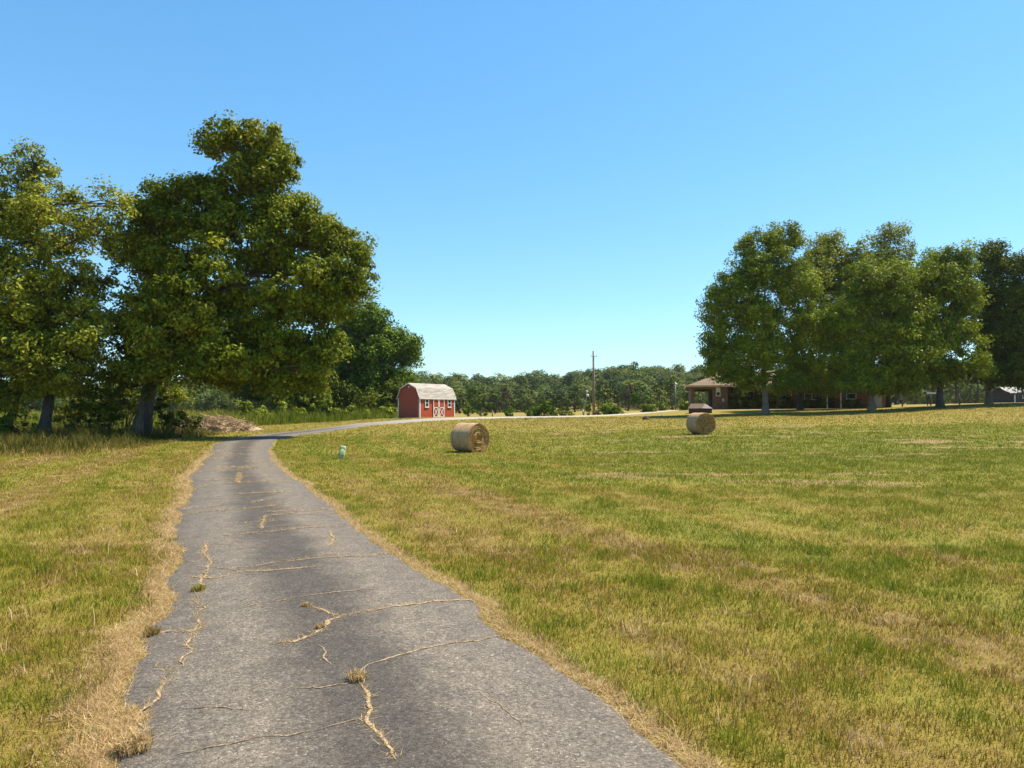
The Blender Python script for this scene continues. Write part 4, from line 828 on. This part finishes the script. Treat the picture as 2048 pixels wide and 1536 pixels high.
# ------------------------------------------------------------------ hay bales
def haymat(name, wrap):
    m, t, b = mat(name); co = obj_co(t); mp = N(t, 'ShaderNodeMapping'); t.links.new(co, mp.inputs[0])
    mp.inputs['Scale'].default_value = (14, 1.2, 1.2) if wrap else (1, 1, 1)
    nz = noise(t, 2.2 if wrap else 7, 6, .7, mp.outputs[0]); fz = noise(t, 40, 4, .7, co)
    st = [(.30, (.35, .22, .11)), (.5, (.60, .40, .22)), (.7, (.90, .66, .39))] if wrap else [(.30, (.20, .10, .03)), (.5, (.48, .29, .10)), (.72, (.80, .54, .22))]
    c = mixc(t, ramp(t, st, nz).outputs[0], ramp(t, [(.3, (.6, .6, .6)), (.65, (1.15, 1.15, 1.15))], fz).outputs[0], 1.0, 'MULTIPLY')
    t.links.new(c, b.inputs['Base Color']); b.inputs['Roughness'].default_value = .95; b.inputs['Specular IOR Level'].default_value = .1
    bump(t, b, math_(t, 'ADD', nz, fz), .9, .03); return m
M_wrap, M_hay = haymat('weathered_net_wrap', True), haymat('hay_end', False)
def bale(px, py, Y, rad, Lb, nrm, label, seed):
    x = (px-1024)/F*Y; z = gz(x, Y); r = np.random.default_rng(seed); a = math.atan2(nrm[1], nrm[0])
    t = empty('hay_bale', (x, Y, z+rad*.955), a, label=label, cat='hay bale', group='round hay bales in the field')
    na, nl = 120, 26; th = np.linspace(0, 2*math.pi, na, endpoint=False)
    def rr(th, u): return rad*(1+.018*np.sin(3*th+seed)+.012*np.sin(5*th+2*seed)+.012*np.sin(u*9)+.006*np.sin(u*31+th*2)-.06*np.exp(-((np.sin(th)+1)/.10)**1)) - .02*(np.abs(u)*2)**8*rad
    us = np.linspace(-.5, .5, nl); V = []
    for u in us:
        q = rr(th, u); V.append(np.c_[np.full(na, u*Lb), q*np.cos(th), q*np.sin(th)])
    V = np.vstack(V); Fq = [(i*na+k, (i+1)*na+k, (i+1)*na+(k+1) % na, i*na+(k+1) % na) for i in range(nl-1) for k in range(na)]
    np_mesh('net_wrap', V, [np.array(Fq)], M_wrap, t, shade=True)
    for s_ in (1, -1):
        nr_ = 44; V = []
        for i in range(nr_+1):
            f = i/nr_; q = rr(th, s_*.5)*(f if i else .001)
            spiral = np.sin((f*7.5+th/(2*math.pi))*2*math.pi)*.022+(fbm(f*9+np.cos(th)*2, np.sin(th)*2+seed, 5, 3)-.5)*.10*(.3+.7*f)
            bul = -.05*np.exp(-(f/.13)**2)+.035*np.exp(-((f-.35)/.1)**2)-.045*np.exp(-((f-.55)/.09)**2)+.02*(f > .9)
            V.append(np.c_[(s_*(Lb/2-.03+(spiral+bul)*(1-f**14))), q*np.cos(th), q*np.sin(th)])
        V = np.vstack(V); Fq = [(i*na+k, (i+1)*na+k, (i+1)*na+(k+1) % na, i*na+(k+1) % na) for i in range(nr_) for k in range(na)]
        np_mesh('end_face', V, [np.array(Fq)], M_hay, t, shade=False)
    # loose hay round the rim and at the foot
    n = 2600; thh = r.random(n)*2*math.pi; q = rad*(1-.5*r.random(n)**3); X = np.where(r.random(n) < .5, 1, -1)*Lb/2+r.normal(0, .02, n)
    P = np.c_[X, q*np.cos(thh), q*np.sin(thh)]; D_ = unit(np.c_[np.sign(X)*r.random(n)*.5, r.normal(size=n), r.normal(size=n)])*(.04+.06*r.random(n))[:, None]; W_ = unit(r.normal(size=(n, 3)))*.004
    V = np.stack([P-W_, P+W_, P+D_], 1).reshape(-1, 3); k = np.arange(n)*3
    np_mesh('loose_hay', V, [np.c_[k, k+1, k+2]], M_blade, t, attrs={'dry': np.full(n*3, .88), 'tint': np.repeat(r.random(n), 3)})
bale(940, 905, 29.3, .605, 1.12, (.70, -.71), 'round hay bale nearest the driveway, the larger of the two in view', 3)
bale(1401, 867, 39, .605, 1.10, (.26, -.965), 'round hay bale farther off, in front of the dark brown box', 8)

# ------------------------------------------------------------------ pedestal, poles, wires
def pedestal():
    c = hit(682, 918); t = empty('utility_pedestal', (c[0], c[1], gz(*c)), R(12), label='small pale green utility pedestal leaning right in the grass', cat='pedestal')
    t.rotation_euler = (R(-4), R(9), R(12)); m1 = paint('pale_green_plastic', (.26, .36, .17), (.32, .42, .22), .45); m2 = paint('faded_cap', (.40, .50, .30), (.50, .60, .39), .45)
    def rr(w, d, z, n=28):
        out = []
        for k in range(n):
            a = 2*math.pi*k/n; ca, sa = math.cos(a), math.sin(a); q = (abs(ca)**4+abs(sa)**4)**-.25; out.append((w*ca*q*.5, d*sa*q*.5, z))
        return out
    def loft(rings, name, m):
        mb = MB(); n = len(rings[0]); mb.v = [p for r_ in rings for p in r_]
        for i in range(len(rings)-1):
            for k in range(n): mb.f.append([i*n+k, i*n+(k+1) % n, (i+1)*n+(k+1) % n, (i+1)*n+k]); mb.m.append(0)
        mb.f.append([(len(rings)-1)*n+k for k in range(n)]); mb.m.append(0); return mb.build(name, m, t, shade=True)
    loft([rr(.215, .19, -.1), rr(.215, .19, .12), rr(.21, .185, .40)], 'housing', m1)
    loft([rr(.225, .20, .37), rr(.225, .20, .44), rr(.205, .18, .465), rr(.13, .11, .475)], 'cap', m2)
    MB().box(.03, .07, -.105, -.096, .10, .14).build('lock', M_dark, t)
    MB().box(-.03, .0, -.104, -.096, .08, .11).build('tag', M_wframe, t)
pedestal()
M_pole = bark('pole_timber', (.20, .145, .10), (.38, .29, .20)); M_steel = simple('galvanised', (.30, .30, .29), (.42, .42, .41), 12, .45, .05, .002, metal=.4)
def pole1():
    Y = 97; x = (1187.5-1024)/F*Y; z = gz(x, Y); top = at(1187, 702, Y)[2]-z
    t = empty('utility_pole', (x, Y, z), label='tall brown timber utility pole rising above the woods', cat='utility pole', group=None)
    MB().tube([(0, 0, -.4), (.0, 0, top*.5), (-.03, 0, top)], [.19, .16, .12], 12).build('shaft', M_pole, t, shade=True)
    MB().beam((-.42, -.14, top-.75), (.42, -.14, top-.75), .06, .06).build('crossarm', M_pole, t)
    for s_ in (-.38, .38): MB().tube([(s_, -.14, top-.72), (s_, -.14, top-.55)], .04, 8).build('insulator', M_steel, t)
    MB().tube([(-.02, -.18, top-1.3), (-.02, -.18, top-.9)], .10, 12).build('fuse_box', M_steel, t)
    return Vector((x, Y, z+top))
p1 = pole1()
def pole2():
    Y = 92; x = (1351-1024)/F*Y; z = gz(x, Y); top = at(1351, 764, Y)[2]-z
    t = empty('lamp_pole', (x, Y, z), label='slim grey pole with a white yard lamp left of the house', cat='lamp pole')
    MB().tube([(0, 0, -.3), (0, 0, top)], [.085, .065], 10).build('shaft', M_steel, t, shade=True)
    MB().tube([(0, 0, top-.3), (0, -.25, top-.22), (0, -.45, top-.25)], .025, 8).build('arm', M_steel, t, shade=True)
    MB().lathe([(.001, top-.18), (.12, top-.22), (.16, top-.34), (.13, top-.42), (.001, top-.46)], 16).build('lamp_head', M_wframe, t, shade=True).location = (0, -.5, 0)
    return Vector((x, Y, z+top))
p2 = pole2()
def pole3():
    Y = 84; b = at(1167, 832, Y); x, z = b[0], gz(b[0], Y); tp = at(1174, 784, Y); dx, dz = tp[0]-x, tp[2]-z
    t = empty('leaning_pole', (x, Y, z), label='thin grey pole leaning right with two white globes on top', cat='pole')
    MB().tube([(0, 0, -.2), (dx*.5, 0, dz*.5), (dx, 0, dz)], [.05, .045, .035], 8).build('shaft', M_steel, t, shade=True)
    for k, (ox, oz, r_) in enumerate(((.0, .05, .13), (.06, -.42, .17))):
        MB().lathe([(r_*math.sin(a*math.pi/10)+.0005, -r_*math.cos(a*math.pi/10)) for a in range(11)], 16).build('globe', M_white, t, shade=True).location = (dx+ox, -.1, dz+oz)
pole3()
def wire(a, b, sag, r_, label):
    mb = MB(); P = [a.lerp(b, i/16)-Vector((0, 0, sag*4*(i/16)*(1-i/16))) for i in range(17)]; P = [p-a for p in P]; mb.tube(P, r_, 5); o = mb.build('power_line', M_dark, None, shade=True); o.location = a
    props(o, label, 'wire', 'overhead wires')
wire(p1-Vector((0, 0, 4.0)), p2-Vector((0, 0, .2)), .6, .016, 'thin dark wire from the timber pole to the yard lamp pole')
wire(p2-Vector((0, 0, .25)), Vector((21.4, 83.6, 4.62)), .15, .016, 'short wire from the yard lamp pole to the house corner')

# ------------------------------------------------------------------ brush pile
def brush():
    Y = 56; b = gbase(440, Y); t = empty('brush_pile', b, label='long heap of cut branches and dead brush beside the driveway', cat='brush pile')
    r = np.random.default_rng(12); mb = MB(); mh = MB()
    def top(u): return 1.25*max(0, 1-abs((u+.6)/2.9)**2.4)**.7*(1+.12*math.sin(u*5)) if abs(u+.6) < 2.9 else .0
    na, nb = 40, 16; Vh = []
    for i in range(na+1):
        for j in range(nb+1):
            u = -3.5+6.9*i/na; v = -1.5+3.0*j/nb; h = top(u)*max(0, 1-(v/1.5)**2)**.8*.82+ (.45*math.exp(-((u-2.6)/.7)**2)*max(0, 1-(v/1.2)**2)); Vh.append((u, v, h-.06+r.uniform(-.04, .05)))
    Fh = [(i*(nb+1)+j, (i+1)*(nb+1)+j, (i+1)*(nb+1)+j+1, i*(nb+1)+j+1) for i in range(na) for j in range(nb)]
    np_mesh('dirt_mound', np.array(Vh), [np.array(Fh)], simple('dry_litter', (.26, .19, .12), (.56, .43, .28), 6, .95, .8, .05), t)
    for k in range(900):
        u = r.uniform(-3.3, 2.9); v = r.uniform(-1.4, 1.0); h = max(.02, top(u)*max(0, 1-(v/1.5)**2)**.8*.85+.3*math.exp(-((u-2.6)/.6)**2)); L = r.uniform(.35, 1.5); a = r.normal(0, .75)+(math.pi if r.random() < .5 else 0); e = r.normal(0, .28)
        p = Vector((u, v, h+r.uniform(-.08, .06))); d = Vector((math.cos(a)*math.cos(e), math.sin(a)*math.cos(e), math.sin(e)))*L*.5; m_ = Vector(r.normal(0, .05, 3)); rd = r.uniform(.008, .032); mb.tube([p-d, p+m_, p+d], [rd, rd*.9, rd*.4], 5, m=int(r.random() < .45))
    mb.build('branches', [bark('dead_wood', (.26, .17, .10), (.54, .40, .27)), bark('straw_wood', (.44, .29, .14), (.70, .50, .28))], t)
brush()

# ------------------------------------------------------------------ things beyond the right-hand lawn
def fence():
    t = empty('wire_fence', (0, 0, 0), label='low dark post and wire fence running along the right lawn', cat='fence')
    P = [(44.5+3.1*k, 86-.6*k) for k in range(9)]; pts = []
    for x, y in P:
        z = gz(x, y); MB().tube([(x, y, z-.3), (x, y, z+1.35)], [.09, .075], 8).build('post', M_bark3, t, shade=True); pts.append((x, y, z))
    for h in (.45, .85, 1.2):
        MB().tube([(x, y-.08, z+h) for x, y, z in pts], .012, 5).build('wire', M_dark, t)
fence()
def gate_sign():
    Y = 84; x = (1864-1024)/F*Y; z = gz(x, Y); t = empty('clothes_rail', (x, Y, z), label='pale horizontal rail between two dark posts left of the forked maple', cat='rail')
    for s_ in (-.55, .55): MB().tube([(s_, 0, -.2), (s_, 0, 1.75)], .05, 8).build('post', M_dark, t, shade=True)
    MB().box(-.62, .62, -.05, .03, 1.42, 1.60).build('rail', M_wframe, t)
gate_sign()
def farm():
    Y = 118; x = (2024-1024)/F*Y; z = gz(x, Y); t = empty('farm_building', (x, Y, z), R(-8), label='low dark farm building with pale grey roof and white posts at the far right edge', cat='building')
    e = at(2030, 785, Y)[2]-z; rt = at(2030, 773, Y)[2]-z; L, D = 13.0, 7.0; ov = .4
    mb = MB(); mb.prism([(0, -.3), (D, -.3), (D, e), (D/2, rt-.12), (0, e)], 0, L, 0); mb.build('wall', M_dark, t)
    for u in (.3, 3.6, 6.9, 10.2, 12.7): MB().box(u-.08, u+.08, -.32, -.16, -.2, e-.08).build('porch_post', M_wframe, t)
    mb = MB(); k = (rt-e)/(D/2)
    for a, b in (((-ov, e-ov*k), (D/2, rt)), ((D/2, rt), (D+ov, e-ov*k))): mb.prism([a, b, (b[0], b[1]-.09), (a[0], a[1]-.09)], -ov, L+ov, 0)
    mb.build('roof', simple('pale_metal_roof', (.24, .23, .22), (.32, .31, .29), 3, .6), t)
    for u in (1.6, 5.0, 8.4): fr = MB().box(u, u+1.3, -.05, -.004, .7, e-.35).build('window', M_wframe, t); MB().box(u+.1, u+1.2, -.065, -.052, .8, e-.45).build('pane', M_glass, fr)
farm()
GP = 'short posts in the far pasture'
for k, (px, tx) in enumerate(((985, 'short reddish post right of the tiny pasture bushes'), (1166, 'short pale post at the foot of the leaning pole'), (962, 'dark stub post between the shed and the round bush'))):
    Y = 104; x = (px-1024)/F*Y; z = gz(x, Y); t = empty('fence_post', (x, Y, z), label=tx, cat='post', group=GP)
    MB().tube([(0, 0, -.2), (0, 0, .75)], [.10, .09], 8).build('shaft', [M_pole, M_steel, M_bark3][k], t, shade=True); MB().lathe([(.10, .75), (.11, .78), (.06, .82), (.002, .83)], 10).build('cap', [M_pole, M_steel, M_bark3][k], t, shade=True)
c = hit(1292, 839, 20, 90); t = empty('dirt_clod', (c[0], c[1], gz(*c)), label='small dark clod lying alone in the field beyond the hay bales', cat='clod')
r = np.random.default_rng(5); me = MB().lathe([(.30, -.05), (.27, .10), (.20, .22), (.09, .29), (.002, .30)], 12); me.v = [(x*r.uniform(.8, 1.2), y*r.uniform(.8, 1.2), z*r.uniform(.8, 1.15)) for x, y, z in me.v]; me.build('soil', simple('dark_soil', (.05, .03, .02), (.12, .08, .05), 9, .95, .6, .03), t, shade=True)

# ------------------------------------------------------------------ every base colour is stated for an exposure of 0.6; bring all of them to true albedo together
for m in bpy.data.materials:
    t = m.node_tree
    for n in list(t.nodes):
        q = n.inputs.get('Base Color') if n.type == 'BSDF_PRINCIPLED' else (n.inputs.get('Color') if n.type == 'BSDF_TRANSLUCENT' else None)
        if q is None: continue
        if q.is_linked:
            src = q.links[0].from_socket; t.links.new(mixc(t, src, (.72, .72, .72), 1.0, 'MULTIPLY'), q)

# ------------------------------------------------------------------ the air
hz = bpy.data.materials.new('summer_air'); hz.use_nodes = True; t = hz.node_tree
for n in list(t.nodes): t.nodes.remove(n)
pv = t.nodes.new('ShaderNodeVolumePrincipled'); pv.inputs['Density'].default_value = .00009; pv.inputs['Color'].default_value = (.80, .90, 1.0, 1); pv.inputs['Anisotropy'].default_value = .35
oo = t.nodes.new('ShaderNodeOutputMaterial'); t.links.new(pv.outputs[0], oo.inputs['Volume'])
hb = MB().box(-960, 960, -200, 1100, float(GZ.min())-1.0, 90).build('haze', hz); hb['kind'] = 'stuff'
